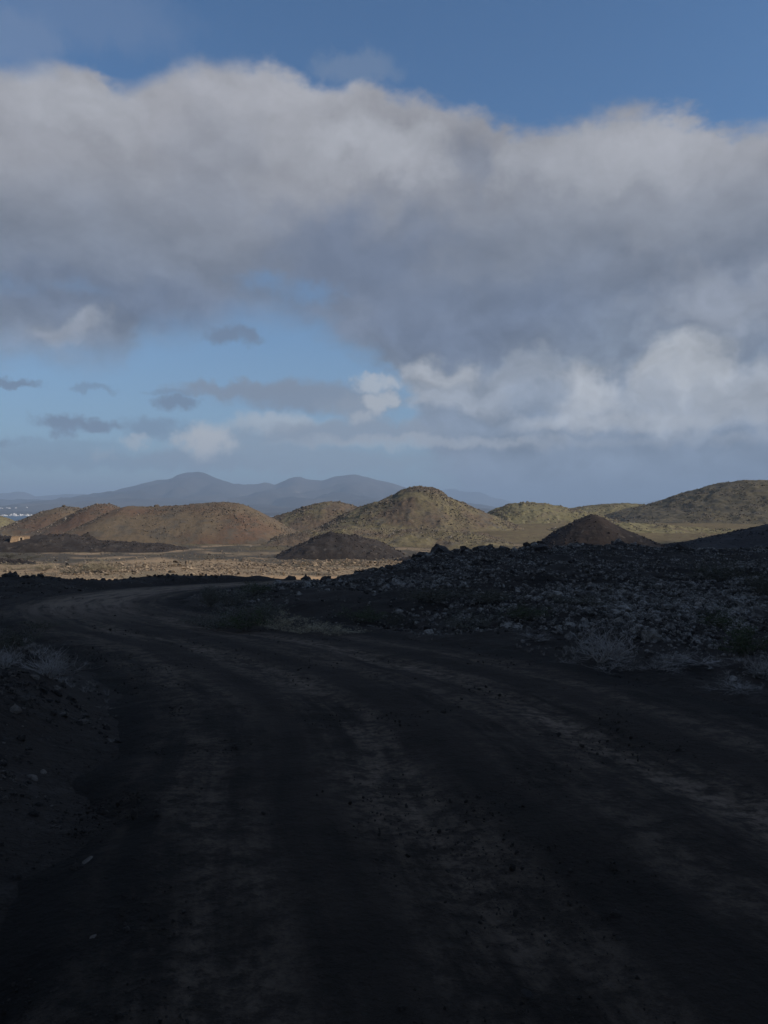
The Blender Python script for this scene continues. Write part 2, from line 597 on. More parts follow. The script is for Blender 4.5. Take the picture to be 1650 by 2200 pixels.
def gh(x, y):
    return float(top_h(np.array([x]), np.array([y]))[0])


_rd = np.concatenate([np.arange(1.6, 60, .05), np.arange(60, 500, .4)])


def on_ground(px, py):
    """where the line of sight through a photograph pixel meets the land"""
    u, v = uv(px, py)
    z = top_h(_rd * u, _rd)
    k = np.where(EYE + _rd * v <= z)[0]
    d = _rd[k[0]] if len(k) else 150.0
    return d * u, d, gh(d * u, d)


# ------------------------------------------------------------------ ground sheet
def build_ground():
    rr = [0.25]
    while rr[-1] < 20500:
        g = 1.017 if rr[-1] < 90 else 1.03 if rr[-1] < 500 else 1.12
        rr.append(rr[-1] * g)
    rr = np.array(rr)
    th = np.concatenate([np.radians(np.arange(-36, 36.001, .22)), np.radians(np.arange(39, 324, 3.0))])
    R, T = np.meshgrid(rr, th, indexing='ij')
    X = R * np.sin(T); Y = R * np.cos(T)
    Z = ground_h(X, Y)
    V = np.stack([X, Y, Z], -1).reshape(-1, 3)
    F = grid_faces(len(rr), len(th), wrap=True)[:, ::-1]
    # close the pole
    V = np.vstack([V, [[0, 0, float(ground_h(np.zeros(1), np.zeros(1))[0])]]])
    me = mesh_np('ground', V, F)
    x, y = V[:, 0], V[:, 1]
    s = y - crest_y(x)
    plain = sstep(6, 20, s)
    n = fbm(x, y, 16, 4, seed=12)
    grey = plain * sstep(.05, .35, n + sstep(104, 128, y) * .65 - sstep(165, 200, y) * .5 - .12)
    olive = plain * sstep(-.2, .3, sstep(150, 230, y) * .6 - .25 + n * .5 + sstep(-20, 20, x) * sstep(130, 190, y) * .4)
    track = plain * np.exp(-((y - 80 - 2.5 * np.sin(x / 14) - .06 * x) / 2.4) ** 2) * sstep(-60, -20, x + 6 * n) * (1 - sstep(-2, 8, x))
    fattr(me, 'plain', plain); fattr(me, 'grey', grey); fattr(me, 'olive', olive); fattr(me, 'track', track)
    m, N, b = new_mat('ground')
    at = lambda k: N.new('ShaderNodeAttribute', attribute_name=k).outputs['Fac']
    P = pos(N)
    n1 = N.noise(P, .55, 5, .6); n2 = N.noise(P, 3.1, 6, .65); n3 = N.noise(P, 14.0, 4, .65)
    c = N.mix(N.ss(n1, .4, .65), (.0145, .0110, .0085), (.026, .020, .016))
    c = N.mix(N.m('MULTIPLY', N.ss(n2, .55, .72), .6), c, (.048, .040, .034))
    c = N.mix(N.m('MULTIPLY', N.ss(n3, .58, .72), .6), c, (.055, .047, .042))
    sand = N.mix(N.ss(N.noise(P, .13, 5, .6), .40, .62), (.33, .24, .15), (.25, .195, .125))
    sand = N.mix(N.m('MULTIPLY', N.ss(n2, .48, .62), .7), sand, (.085, .066, .05))
    c = N.mix(at('plain'), c, sand)
    gc = N.mix(N.ss(n2, .4, .6), (.075, .072, .062), (.04, .038, .036))
    c = N.mix(N.m('MULTIPLY', at('grey'), .9), c, gc)
    oc = N.mix(N.ss(n1, .4, .6), (.15, .125, .065), (.105, .08, .052))
    c = N.mix(N.m('MULTIPLY', at('olive'), .9), c, oc)
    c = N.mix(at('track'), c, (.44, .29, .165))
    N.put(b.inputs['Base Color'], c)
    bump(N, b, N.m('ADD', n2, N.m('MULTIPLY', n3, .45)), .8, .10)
    link('ground', me, m, kind='structure')


build_ground()


# ------------------------------------------------------------------ road
def build_road():
    ds = .11
    ss_ = np.arange(0, RS[-1], ds)
    cx = np.interp(ss_, RS, RL[:, 0]); cyy = np.interp(ss_, RS, RL[:, 1])
    tx = np.interp(ss_, RS, RT[:, 0]); ty = np.interp(ss_, RS, RT[:, 1])
    qq = np.linspace(-RHW - .5, RHW + .5, 70)
    Sg, Q = np.meshgrid(ss_, qq, indexing='ij')
    X = cx[:, None] + Q * ty[:, None]; Y = cyy[:, None] - Q * tx[:, None]
    Z = ground_h(X, Y, rough=True)
    edge = np.abs(Q) / RHW
    lift = .075 - .14 * sstep(.86, 1.14, edge + .10 * fbm(X, Y, 1.5, 3, seed=4))
    rut = -.035 * (np.exp(-((Q - .75) / .28) ** 2) + np.exp(-((Q + 1.0) / .28) ** 2))
    Z = Z + lift + rut + .020 * fbm(X, Y, 1.1, 4, seed=6) + .006 * fbm(X, Y, .16, 2, seed=7)
    me = mesh_np('road', np.stack([X, Y, Z], -1).reshape(-1, 3), grid_faces(*X.shape))
    fattr(me, 'across', Q); fattr(me, 'along', Sg)
    m, N, b = new_mat('road')
    q = N.new('ShaderNodeAttribute', attribute_name='across').outputs['Fac']
    s = N.new('ShaderNodeAttribute', attribute_name='along').outputs['Fac']
    P = pos(N)
    qv = N.vec(N.m('MULTIPLY', q, 1.3), N.m('MULTIPLY', s, .11))
    st = N.noise(qv, 2.4, 5, .62)
    pn = N.noise(P, 1.5, 6, .66)
    fn = N.noise(P, 26.0, 5, .7)
    mn = N.noise(P, 6.5, 5, .66)
    wob = N.m('ADD', q, N.m('MULTIPLY', N.m('SUBTRACT', N.noise(N.vec(0.0, N.m('MULTIPLY', s, .12)), 1.0, 2), .5), .9))
    tr = None
    for c0, wd, a in ((-2.2, .30, .55), (-1.05, .26, .85), (.05, .22, .5), (.72, .28, 1.0), (1.9, .25, .5)):
        g = N.m('MULTIPLY', N.ss(N.m('ABSOLUTE', N.m('SUBTRACT', wob, c0)), wd * .3, wd * 2.1, 1.0, 0.0), a)
        tr = g if tr is None else N.m('MAXIMUM', tr, g)
    patch = N.m('MULTIPLY', N.ss(N.m('ADD', N.m('MULTIPLY', st, .72), N.m('MULTIPLY', pn, .28)), .38, .60), N.ss(mn, .30, .56, .10, 1.0))
    gr = N.noise(P, 17.0, 6, .78)
    crumb = N.ss(N.m('ADD', N.m('MULTIPLY', gr, .6), N.m('MULTIPLY', mn, .4)), .40, .58, .10, 1.0)
    wear = N.m('MULTIPLY', N.m('MULTIPLY', tr, patch), crumb)
    bend = N.m('MULTIPLY', N.ss(s, 31.0, 44.0), N.ss(N.m('ABSOLUTE', N.m('SUBTRACT', wob, -.3)), 2.2, .9, 0.0, 1.0))      # packed pale by traffic round the bend
    wear = N.m('MAXIMUM', wear, N.m('MULTIPLY', bend, N.ss(N.m('ADD', N.m('MULTIPLY', st, .7), N.m('MULTIPLY', gr, .3)), .34, .56)))
    wear = N.m('MAXIMUM', wear, N.m('MULTIPLY', N.ss(N.m('ADD', N.m('MULTIPLY', pn, .6), N.m('MULTIPLY', st, .4)), .56, .70), N.m('MULTIPLY', crumb, .34)))
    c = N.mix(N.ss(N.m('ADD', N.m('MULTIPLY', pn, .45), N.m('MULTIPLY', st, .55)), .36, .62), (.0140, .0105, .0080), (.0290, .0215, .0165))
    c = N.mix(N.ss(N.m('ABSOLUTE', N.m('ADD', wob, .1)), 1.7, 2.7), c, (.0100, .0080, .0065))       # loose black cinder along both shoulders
    c = N.mix(N.m('MULTIPLY', N.ss(fn, .56, .70), .30), c, (.040, .034, .029))
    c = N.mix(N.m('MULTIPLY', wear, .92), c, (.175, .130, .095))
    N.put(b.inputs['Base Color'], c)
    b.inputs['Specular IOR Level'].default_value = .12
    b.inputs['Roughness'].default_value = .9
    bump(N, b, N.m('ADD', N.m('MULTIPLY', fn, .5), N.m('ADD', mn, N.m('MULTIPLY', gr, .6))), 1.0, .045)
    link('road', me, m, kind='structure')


build_road()


# ------------------------------------------------------------------ hills
HILLS = []


def hill(name, d, prof, depth, mat, base=-7.8, amp=.22, step=.45, jag=0.0, skew=0.0, pw=1.0, front=1.0):
    """a volcanic mound with the cross-section read from the photograph, at its own distance and with its own depth"""
    pr = np.array([uv(*p) for p in prof]) * d
    x0, x1 = pr[0, 0], pr[-1, 0]
    xs = np.arange(x0, x1 + step, step)
    Pz = np.interp(xs, pr[:, 0], pr[:, 1])
    k = max(1, int(len(xs) * .008)); ker = np.exp(-np.linspace(-2, 2, 4 * k + 1) ** 2); ker /= ker.sum()
    Pz = np.convolve(np.pad(Pz, 2 * k, mode='edge'), ker, 'valid')
    ys = np.arange(-depth * front, depth + step, step)
    Y, X = np.meshgrid(ys, xs, indexing='ij')
    t = np.where(Y < 0, Y / (depth * front), Y / depth)
    g = np.clip(1 - np.abs(t) ** 2, 0, 1) ** (1.35 * pw)
    Xq = X + depth * .12 * fbm(X, Y, depth * .9, 2, seed=d) * np.abs(t) - skew * Y
    H = np.interp(Xq, xs, Pz) - base
    wy = d + Y
    Z = base + np.maximum(H, 0) * g
    m_ = np.clip(g * 4, 0, 1) * np.clip(H / 2.0, 0, 1)
    Z = Z + m_ * amp * (fbm(X, wy, 9.0, 4, .55, seed=d * .1) + .35 * fbm(X, wy, 1.6, 3, .6, seed=d * .3))
    if jag:
        Z = Z + m_ * jag * np.maximum(0, fbm(X, wy, 4.5, 5, .7, seed=d * .7) - .12)
    Z = Z - 1.2 * (1 - np.clip(g * 6, 0, 1)) - 1.2 * (1 - np.clip(H / .8, 0, 1))
    V = np.stack([X, wy, Z + EYE], -1).reshape(-1, 3)
    me = mesh_np(name, V, grid_faces(*X.shape)[:, ::-1] if False else grid_faces(*X.shape))
    o = link(name, me, M[mat], kind='structure')
    HILLS.append((o, X, wy, Z + EYE, g * np.clip(H / 1.2, 0, 1)))
    return o


B = 1230
hill('hill', 345, [(-330, 1140), (-160, 1105), (-60, 1098), (0, 1106), (30, 1124), (70, 1150), (100, 1160)], 24, 'olive_hill')
hill('hill', 300, [(-60, 1165), (0, 1146), (60, 1112), (100, 1094), (140, 1085), (165, 1086), (210, 1100), (270, 1125), (330, 1150)], 28, 'ochre_hill')
hill('hill', 262, [(40, 1165), (90, 1145), (150, 1106), (190, 1085), (215, 1079), (240, 1081), (262, 1090), (330, 1118), (400, 1150)], 24, 'red_hill')
hill('hill', 215, [(95, 1180), (150, 1150), (200, 1117), (250, 1092), (280, 1084), (330, 1085), (390, 1083), (440, 1078), (480, 1076), (520, 1080), (555, 1094), (590, 1114),
                   (620, 1132), (670, 1150), (740, 1172)], 27, 'ochre_hill', amp=.25)
hill('hill', 292, [(500, 1150), (580, 1112), (620, 1098), (660, 1084), (700, 1075), (730, 1076), (765, 1085), (800, 1100), (900, 1140)], 24, 'olive_rocky', jag=.45)
hill('hill', 258, [(610, 1165), (690, 1128), (745, 1099), (790, 1082), (820, 1072), (845, 1062), (862, 1052), (880, 1044), (900, 1041), (926, 1042), (944, 1049), (956, 1061), (975, 1070), (1000, 1079), (1045, 1099),
                   (1100, 1124), (1180, 1160)], 32, 'olive_rocky', amp=.35, jag=.5, pw=1.25)
hill('hill', 182, [(520, 1190), (600, 1150), (660, 1138), (740, 1130), (830, 1134), (900, 1133), (970, 1136), (1040, 1146), (1090, 1160), (1150, 1185)], 17, 'olive_rocky', amp=.4, jag=.45)
hill('hill', 335, [(960, 1130), (1030, 1108), (1060, 1092), (1095, 1080), (1135, 1076), (1170, 1078), (1210, 1087), (1250, 1094), (1300, 1110), (1360, 1130)], 32, 'olive_hill', jag=.7)
hill('hill', 430, [(1090, 1125), (1180, 1098), (1240, 1086), (1300, 1079), (1340, 1078), (1390, 1082), (1450, 1090), (1560, 1110)], 48, 'olive_hill', amp=.5)
hill('hill', 385, [(1230, 1130), (1330, 1098), (1400, 1083), (1450, 1066), (1500, 1049), (1540, 1038), (1570, 1032), (1620, 1029), (1680, 1026), (1780, 1024), (1920, 1034), (2100, 1070), (2250, 1115)],
     95, 'grey_hill', amp=.7, step=.8)
hill('hill', 245, [(1040, 1165), (1120, 1146), (1220, 1128), (1320, 1121), (1420, 1124), (1500, 1132), (1640, 1140), (1760, 1160)], 20, 'olive_hill', amp=.4, jag=.5)
hill('lava_mound', 156, [(-170, 1180), (-60, 1150), (40, 1150), (110, 1147), (150, 1149), (230, 1160), (330, 1166), (400, 1176), (450, 1190)], 11, 'dark_mound', amp=.35, jag=.7)
hill('lava_mound', 132, [(545, 1208), (590, 1192), (640, 1168), (680, 1151), (715, 1143), (755, 1144), (800, 1155), (840, 1174), (875, 1190), (910, 1206)], 11, 'dark_mound', amp=.3, jag=.4, step=.35)
hill('cinder_cone', 108, [(1110, 1200), (1150, 1170), (1188, 1144), (1232, 1119), (1258, 1107), (1274, 1103), (1290, 1108), (1304, 1117), (1341, 1136), (1377, 1149), (1413, 1165), (1450, 1180), (1500, 1198)],
     10, 'cinder_cone', base=-8, amp=.18, step=.28, pw=.8)
hill('lava_mound', 140, [(1330, 1205), (1420, 1172), (1500, 1158), (1570, 1142), (1640, 1126), (1720, 1112), (1820, 1108), (1960, 1130), (2100, 1170)], 18, 'dark_mound', amp=.3)
hill('lava_ridge', 112, [(-190, 1212), (-60, 1202), (0, 1197), (60, 1201), (120, 1208), (165, 1209), (210, 1216), (235, 1222)], 3.0, 'lava_ridge', base=-7.7, amp=.25, step=.25, jag=.3)
hill('lava_ridge', 170, [(360, 1190), (400, 1183), (470, 1180), (540, 1181), (600, 1184), (640, 1190)], 3.2, 'lava_ridge', amp=.25, step=.3, jag=.4)
hill('lava_ridge', 118, [(770, 1214), (810, 1203), (860, 1195), (900, 1190), (960, 1192), (1020, 1206)], 3.0, 'lava_ridge', amp=.25, step=.25, jag=.4)


# ------------------------------------------------------------------ sea and the far island
def build_sea():
    m, N, b = new_mat('sea')
    b.inputs['Base Color'].default_value = (.010, .035, .075, 1)
    b.inputs['Roughness'].default_value = .35
    b.inputs['Specular IOR Level'].default_value = .5
    P = pos(N)
    bump(N, b, N.noise(N.v('MULTIPLY', P, (1, .4, 1)), .35, 5, .6), .6, .5)
    z = -12 + EYE
    ang = np.linspace(0, 2 * np.pi, 65)[:-1]
    V = [[math.sin(a) * r, math.cos(a) * r, z] for r in (480, 2000, 20000) for a in ang]
    me = mesh_np('sea', V, grid_faces(3, 64, wrap=True)[:, ::-1])
    link('sea', me, m, kind='structure')


build_sea()


def mountain(name, d, prof, front, back, c, step=60.0):
    pr = np.array([uv(*p) for p in prof]) * d
    xs = np.arange(pr[0, 0], pr[-1, 0], step)
    ys = np.concatenate([np.linspace(-front, 0, 90), np.linspace(0, back, 30)[1:]])
    Y, X = np.meshgrid(ys, xs, indexing='ij')
    t = np.where(Y < 0, -Y / front, Y / back)
    P = np.interp(xs, pr[:, 0], pr[:, 1]) + 12
    P = P + d / 9000 * (20 * (.24 - np.abs(fbm(xs, xs * 0, 300, 4, .6, seed=d * .01))))
    Xq = X + 420 * fbm(X, Y, 2600, 3, seed=d) * np.clip(t * 3, 0, 1)
    H = np.interp(Xq, xs, P)
    g = np.clip(1 - t, 0, 1) ** np.where(Y < 0, 2.4, 1.5)
    rid = 1 - np.abs(fbm(X, Y * .5, 900, 4, .55, seed=d + 3)) * 1.0 * np.clip(t * 5, 0, 1)
    Z = -12 + np.maximum(H, 0) * g * rid + 1.5 * (1 - t) * (H > 0) - 3.0 * (np.clip(t, 0, 1) > .99)
    V = np.stack([X, d + Y, Z + EYE], -1).reshape(-1, 3)
    me = mesh_np(name, V, grid_faces(*X.shape))
    m, N, b = new_mat(name + '_rock')
    P_ = pos(N)
    cc = N.mix(N.ss(N.noise(P_, 1 / 900, 5, .6), .4, .62), c, tuple(k * 1.8 for k in c))
    cc = N.mix(N.m('MULTIPLY', N.ss(N.noise(P_, 1 / 420, 4, .5), .64, .70), .55), cc, (.17, .15, .12))
    N.put(b.inputs['Base Color'], cc)
    link(name, me, m, kind='structure')
    return lambda x, y: float(max(np.interp(x, xs, P), 0) * (max(0, 1 - (d - y) / front)) ** 2.4 - 12 + EYE + 1.5 * (1 - (d - y) / front))


shore = mountain('mountain', 9000, [(-700, 1080), (-500, 1070), (-300, 1075), (-100, 1066), (0, 1068), (120, 1071), (190, 1062), (230, 1056), (260, 1047), (300, 1037), (330, 1030), (365, 1023), (390, 1015), (408, 1011), (425, 1010),
                                    (440, 1013), (460, 1022), (480, 1030), (505, 1036), (540, 1038), (557, 1036), (570, 1033), (590, 1038), (605, 1033), (620, 1025), (640, 1020),
                                    (652, 1023), (662, 1028), (700, 1027), (722, 1020), (745, 1018), (762, 1015), (785, 1021), (830, 1032), (870, 1043), (920, 1058), (980, 1072), (1060, 1085), (1150, 1094), (1300, 1097)],
                 6130, 3000, (.045, .040, .036))
mountain('mountain', 13000, [(-600, 1075), (-300, 1062), (-100, 1058), (0, 1058), (20, 1054), (40, 1052), (58, 1054), (76, 1063), (110, 1061), (140, 1058), (200, 1059), (300, 1072), (420, 1095)], 2500, 2500, (.045, .042, .04), 90)
mountain('mountain', 16500, [(800, 1092), (880, 1070), (940, 1052), (962, 1047), (975, 1046), (1000, 1054), (1025, 1052), (1060, 1063), (1100, 1077), (1130, 1076), (1180, 1088), (1215, 1091), (1250, 1082), (1300, 1077), (1330, 1081),
                             (1390, 1074), (1412, 1067), (1432, 1073), (1480, 1084), (1560, 1095)], 2500, 2500, (.05, .048, .045), 110)


# white houses on the far shore
def house_mesh(i, w, dp, h):
    bm = bmesh.new()
    def box(x, y, z, a, b_, c):
        vs_ = [bm.verts.new((x + sx * a / 2, y + sy * b_ / 2, z + sz * c)) for sz in (0, 1) for sx, sy in ((-1, -1), (1, -1), (1, 1), (-1, 1))]
        for f in ((3, 2, 1, 0), (4, 5, 6, 7), (0, 1, 5, 4), (1, 2, 6, 5), (2, 3, 7, 6), (3, 0, 4, 7)):
            bm.faces.new([vs_[k] for k in f])
    box(0, 0, 0, w, dp, h)
    box(-w * .22, dp * .1, h + .003, w * .45, dp * .6, h * .55)          # upper storey set back
    box(w * .36, dp * .2, h + .003, w * .14, dp * .2, h * .3)            # stair head
    me = bpy.data.meshes.new('house')
    bm.to_mesh(me); bm.free()
    return me


m_, N_, b_ = new_mat('whitewash')
N_.put(b_.inputs['Base Color'], N_.mix(N_.ss(N_.noise(pos(N_), .15, 3), .4, .6), (.80, .80, .78), (.72, .70, .66)))
M['whitewash'] = m_
hm = [house_mesh(i, *a) for i, a in enumerate([(11, 9, 4), (16, 10, 4.5), (8, 8, 6.5), (22, 11, 4), (13, 9, 7)])]
hx = -8
for i in range(34):
    hx += random.choice((2.0, 3.0, 3.5, 5.0, 8.0))
    if hx > 92: break
    row = random.random()
    d = 2905 + (0 if row < .6 else 90 + 200 * random.random())
    x = uv(hx, 0)[0] * d
    o = link('house', hm[i % 5], M['whitewash'], loc=(x, d, shore(x, d) - .5), label='small white flat-roofed house in the town along the far shore', cat='house', group='white houses on the far shore')
    o.rotation_euler = (0, 0, random.uniform(-.5, .5))
    k_ = random.uniform(.45, .95)
    o.scale = (k_, k_, k_ * random.uniform(.8, 1.2))
for i, hx in enumerate((-4, 2, 16, 20, 34, 58)):
    d = 5200 + 60 * (i % 3)
    x = uv(hx, 0)[0] * d
    o = link('house', hm[(3 * i) % 5], M['whitewash'], loc=(x, d, shore(x, d) - .5), label='tiny white house in the thin row halfway up the far slope', cat='house', group='white houses on the far slope')
    o.scale = (1.1, 1.0, .75)


# ------------------------------------------------------------------ the cloud whose shadow lies over the foreground
def build_cloud():
    poly = np.array([(-420, 60), (-60, 59), (2, 60), (22, 70), (38, 84), (45, 112), (50, 160), (84, 186), (170, 205), (420, 215), (470, 40), (430, -380), (-60, -430), (-400, -300)], float)
    g = 7.0
    gx = np.arange(-440, 490, g); gy = np.arange(-450, 240, g)
    X, Y = np.meshgrid(gx, gy, indexing='ij')
    inside = np.zeros(X.shape, bool); dist = np.full(X.shape, 1e9)
    n = len(poly)
    for i in range(n):
        a = poly[i]; b = poly[(i + 1) % n]
        c = ((a[1] > Y) != (b[1] > Y)) & (X < (b[0] - a[0]) * (Y - a[1]) / (b[1] - a[1] + 1e-9) + a[0])
        inside ^= c
        ab = b - a
        t = np.clip(((X - a[0]) * ab[0] + (Y - a[1]) * ab[1]) / (ab @ ab), 0, 1)
        dist = np.minimum(dist, np.hypot(X - a[0] - t * ab[0], Y - a[1] - t * ab[1]))
    sd = np.where(inside, dist, -dist) + 3.5 * fbm(X, Y, 45, 3, seed=20)
    thick = np.clip(sd, 0, None)
    hump = .55 + .55 * np.clip(fbm(X, Y, 110, 4, .55, seed=22) + .5, 0, 1.2)
    up = np.minimum(thick * .40 * hump, 95 * hump)
    dn = np.minimum(thick * .12, 12 + 5 * fbm(X, Y, 60, 3, seed=23))
    off = S * (760 / S.z)
    keep = sd > -g
    idx = -np.ones(X.shape, int); idx[keep] = np.arange(keep.sum())
    vx = X[keep] + off.x; vy = Y[keep] + off.y
    top_ = np.stack([vx, vy, 760 + up[keep]], -1); bot_ = np.stack([vx, vy, 759.5 - dn[keep]], -1)
    a = idx[:-1, :-1]; b = idx[1:, :-1]; c = idx[1:, 1:]; d = idx[:-1, 1:]
    q = np.stack([a, b, c, d], -1).reshape(-1, 4)
    q = q[(q >= 0).all(1)]
    nn = keep.sum()
    me = mesh_np('cloud', np.vstack([top_, bot_]), np.vstack([q, q[:, ::-1] + nn]))
    m, N, bb = new_mat('cloud')
    bb.inputs['Base Color'].default_value = (.86, .87, .88, 1)
    bump(N, bb, N.noise(pos(N), .03, 5, .6), 1.0, 12)
    link('cloud', me, m, kind='structure')


build_cloud()


# ------------------------------------------------------------------ rocks
def rock_mesh(seed, sub, jag, flat, cuts=7):
    bm = bmesh.new()
    bmesh.ops.create_icosphere(bm, subdivisions=sub, radius=1.0)
    V = np.array([v.co for v in bm.verts]); F = np.array([[v.index for v in f.verts] for f in bm.faces])
    bm.free()
    r = np.random.default_rng(seed)
    o = r.uniform(0, 50, 3)
    D = V / np.linalg.norm(V, axis=1, keepdims=True)
    V = V * (1 + jag * perlin3(V * 1.3 + o) + jag * .6 * perlin3(V * 3.1 + o))[:, None]
    for _ in range(cuts):
        n = r.normal(size=3); n /= np.linalg.norm(n)
        c = r.uniform(.55, .9)
        k = V @ n - c
        V = V - np.clip(k, 0, None)[:, None] * n
    V = V + D * (jag * .22 * perlin3(V * 6.0 + o))[:, None]
    V *= np.array([1.0, r.uniform(.7, 1.0), flat * r.uniform(.8, 1.15)])
    V[:, 2] = np.maximum(V[:, 2], -.55 * flat)
    V[:, 2] += .38 * flat                           # origin near the foot
    return mesh_np('rock', V * .5, F, smooth=False)


RK = [rock_mesh(100 + i, 3, .42, .78, 5) for i in range(8)]            # clinker, closer
RF = [rock_mesh(200 + i, 2, .35, .75, 4) for i in range(7)]            # far stones
RSL = [rock_mesh(300 + i, 3, .22, .38, 8) for i in range(4)]           # slabs


def proto_coll(name, meshes, mat):
    c = bpy.data.collections.new(name)
    for i, me in enumerate(meshes):
        me2 = me.copy()
        me2.materials.clear(); me2.materials.append(mat)
        o = bpy.data.objects.new('%s_%02d' % (name, i), me2)
        c.objects.link(o)
    return c


def scatter(name, pts, scl, coll, nvar, tilt=.5, upright=False):
    """loose pieces nobody could count: one object, instanced on points"""
    n = len(pts)
    me = bpy.data.meshes.new(name)
    me.vertices.add(n); me.vertices.foreach_set('co', np.asarray(pts, np.float32).ravel())
    scl = np.asarray(scl, float)
    if scl.ndim == 1:
        scl = scl[:, None] * rng.uniform(.75, 1.25, (n, 3))
    rot = np.stack([rng.normal(0, tilt, n), rng.normal(0, tilt, n), rng.uniform(0, 6.283, n)], -1)
    for k, d in (('s', scl), ('r', rot)):
        at = me.attributes.new(k, 'FLOAT_VECTOR', 'POINT'); at.data.foreach_set('vector', np.asarray(d, np.float32).ravel())
    at = me.attributes.new('v', 'INT', 'POINT'); at.data.foreach_set('value', rng.integers(0, nvar, n).astype(np.int32))
    o = link(name, me, kind='stuff')
    t = bpy.data.node_groups.new('scatter', 'GeometryNodeTree')
    t.interface.new_socket('Geometry', in_out='INPUT', socket_type='NodeSocketGeometry')
    t.interface.new_socket('Geometry', in_out='OUTPUT', socket_type='NodeSocketGeometry')
    gi = t.nodes.new('NodeGroupInput'); go = t.nodes.new('NodeGroupOutput')
    ip = t.nodes.new('GeometryNodeInstanceOnPoints')
    ci = t.nodes.new('GeometryNodeCollectionInfo')
    ci.inputs['Collection'].default_value = coll
    ci.inputs['Separate Children'].default_value = True
    ci.inputs['Reset Children'].default_value = True
    ip.inputs['Pick Instance'].default_value = True
    def na(k, typ):
        q = t.nodes.new('GeometryNodeInputNamedAttribute'); q.data_type = typ
        q.inputs['Name'].default_value = k
        return q.outputs['Attribute']
    t.links.new(gi.outputs[0], ip.inputs['Points'])
    t.links.new(ci.outputs[0], ip.inputs['Instance'])
    t.links.new(na('v', 'INT'), ip.inputs['Instance Index'])
    t.links.new(na('r', 'FLOAT_VECTOR'), ip.inputs['Rotation'])
    t.links.new(na('s', 'FLOAT_VECTOR'), ip.inputs['Scale'])
    t.links.new(ip.outputs[0], go.inputs[0])
    o.modifiers.new('scatter', 'NODES').node_group = t
    return o


PC = {k: proto_coll(k, ms, M[mt]) for k, ms, mt in (
    ('field_stone', RK, 'field_rock'), ('black_stone', RK, 'black_rock'), ('verge_stone', RK + RSL, 'verge_rock'), ('sandy_stone', RF, 'sandy_rock'),
    ('hill_stone', RF, 'hill_stone'), ('dark_stone', RF, 'dark_stone'), ('cinder_piece', RF, 'cinder'))}

NROCK = [0]


def rock(me, mat, x, y, z, s, label, group, yaw=None, squash=(1, 1, 1), tilt=.25):
    key = (me.name, mat)
    if key not in _rm:
        m2 = me.copy(); m2.materials.clear(); m2.materials.append(M[mat]); _rm[key] = m2
    o = link('rock', _rm[key], loc=(x, y, z), label=label, cat='rock', group=group)
    o.rotation_euler = (random.gauss(0, tilt), random.gauss(0, tilt), random.uniform(0, 6.28) if yaw is None else yaw)
    o.scale = tuple(s * k for k in squash)
    NROCK[0] += 1
    return o


_rm = {}


def wedge_pts(n, y0, y1, tanmax=.56, power=1.0):
    """points inside the wedge of land ahead of the viewer, denser nearby"""
    t = rng.uniform(0, 1, n)
    y = y0 * (y1 / y0) ** (t ** power)
    x = rng.uniform(-tanmax, tanmax, n) * y
    return x, y


# --- right-hand rock field, from the road verge to the crest
x, y = wedge_pts(620000, 6.0, 74.0, .58, .66)
q = road_coord(x, y)
s_ = y - crest_y(x)
dens = np.clip(.35 + .9 * fbm(x, y, 6.0, 3, seed=30), .02, 1) * sstep(.3, 3.2, np.abs(q) - RHW)
dens = dens + .5 * sstep(-7, -1, s_) * (1 - sstep(2, 6, s_))
pale_belt = np.exp(-((y - 19 - .10 * (x - 8)) / 5.0) ** 2) * sstep(1.5, 7, x)       # the lichen-grey belt of coarse blocks
dens = np.maximum(dens, pale_belt)
right = (q > RHW + .5) & (q < 900) | ((q > 900) & (x > 0))
keep = right & (s_ < 7) & (rng.uniform(0, 1, len(x)) < dens * np.clip(.17 + y / 95, 0, .8))
x, y, s_, pb = x[keep], y[keep], s_[keep], pale_belt[keep]
size = np.exp(rng.normal(-2.80, .50, len(x))) * (1 + .5 * sstep(-8, -1, s_)) * (1 + .35 * pb)
bigc = (s_ > -5) & (s_ < 3) & (rng.uniform(0, 1, len(x)) < .05)
size = np.where(bigc, size * rng.uniform(1.5, 2.6, len(x)), size)
print('field', len(x))
size *= np.clip(.55 + y / 40, .6, 1.25)
z = ground_h(x, y) - .08 * size
app = size / y * (1 + .6 * (np.abs(x / y) < .48)) * (np.abs(x / y) < .49)
order = np.argsort(-app)
FIELD = (x, y, z, size, pb, s_, order)


def zone_word(x, y):
    px = 825 + x / y / K; py = HOR - (0) / K
    return px


n_big = 150
for k in order[:n_big]:
    px = 825 + x[k] / y[k] / K
    py = HOR + (EYE - z[k]) / y[k] / K
    pale = pb[k] > .35
    if s_[k] > -5:
        where = 'on the rock field crest ' + ('right of the dark cone' if px > 1420 else 'below the dark cone' if px > 1120 else 'left of the dark cone' if px > 860 else 'beside the sunlit plain')
    elif pale:
        where = 'in the pale belt ' + (('low ' if py > 1330 else 'high ') + ('near the right edge' if px > 1540 else 'right of the tall dry bush' if px > 1360 else 'behind the tall dry bush' if px > 1180 else 'left of the tall dry bush'))
    elif py > 1350:
        where = 'near the road edge, ' + ('right of the dry bush' if px > 1360 else 'around the dry bush' if px > 1180 else 'left of the dry bush')
    else:
        where = 'amid the shadowed rock field ' + ('far right' if px > 1400 else 'centre right' if px > 1000 else 'by the road bend')
    rank = list(order[:n_big]).index(k)
    tone = ('large ' if rank < 45 else 'mid-sized ' if rank < 95 else 'small ') + ('grey lichened lava rock ' if pale else 'dark lava rock ')
    rock(RK[k % 8], 'field_rock' if (pale or k % 3) else 'black_rock', x[k], y[k], z[k], size[k], tone + where, tone + where)
rest = order[n_big:]
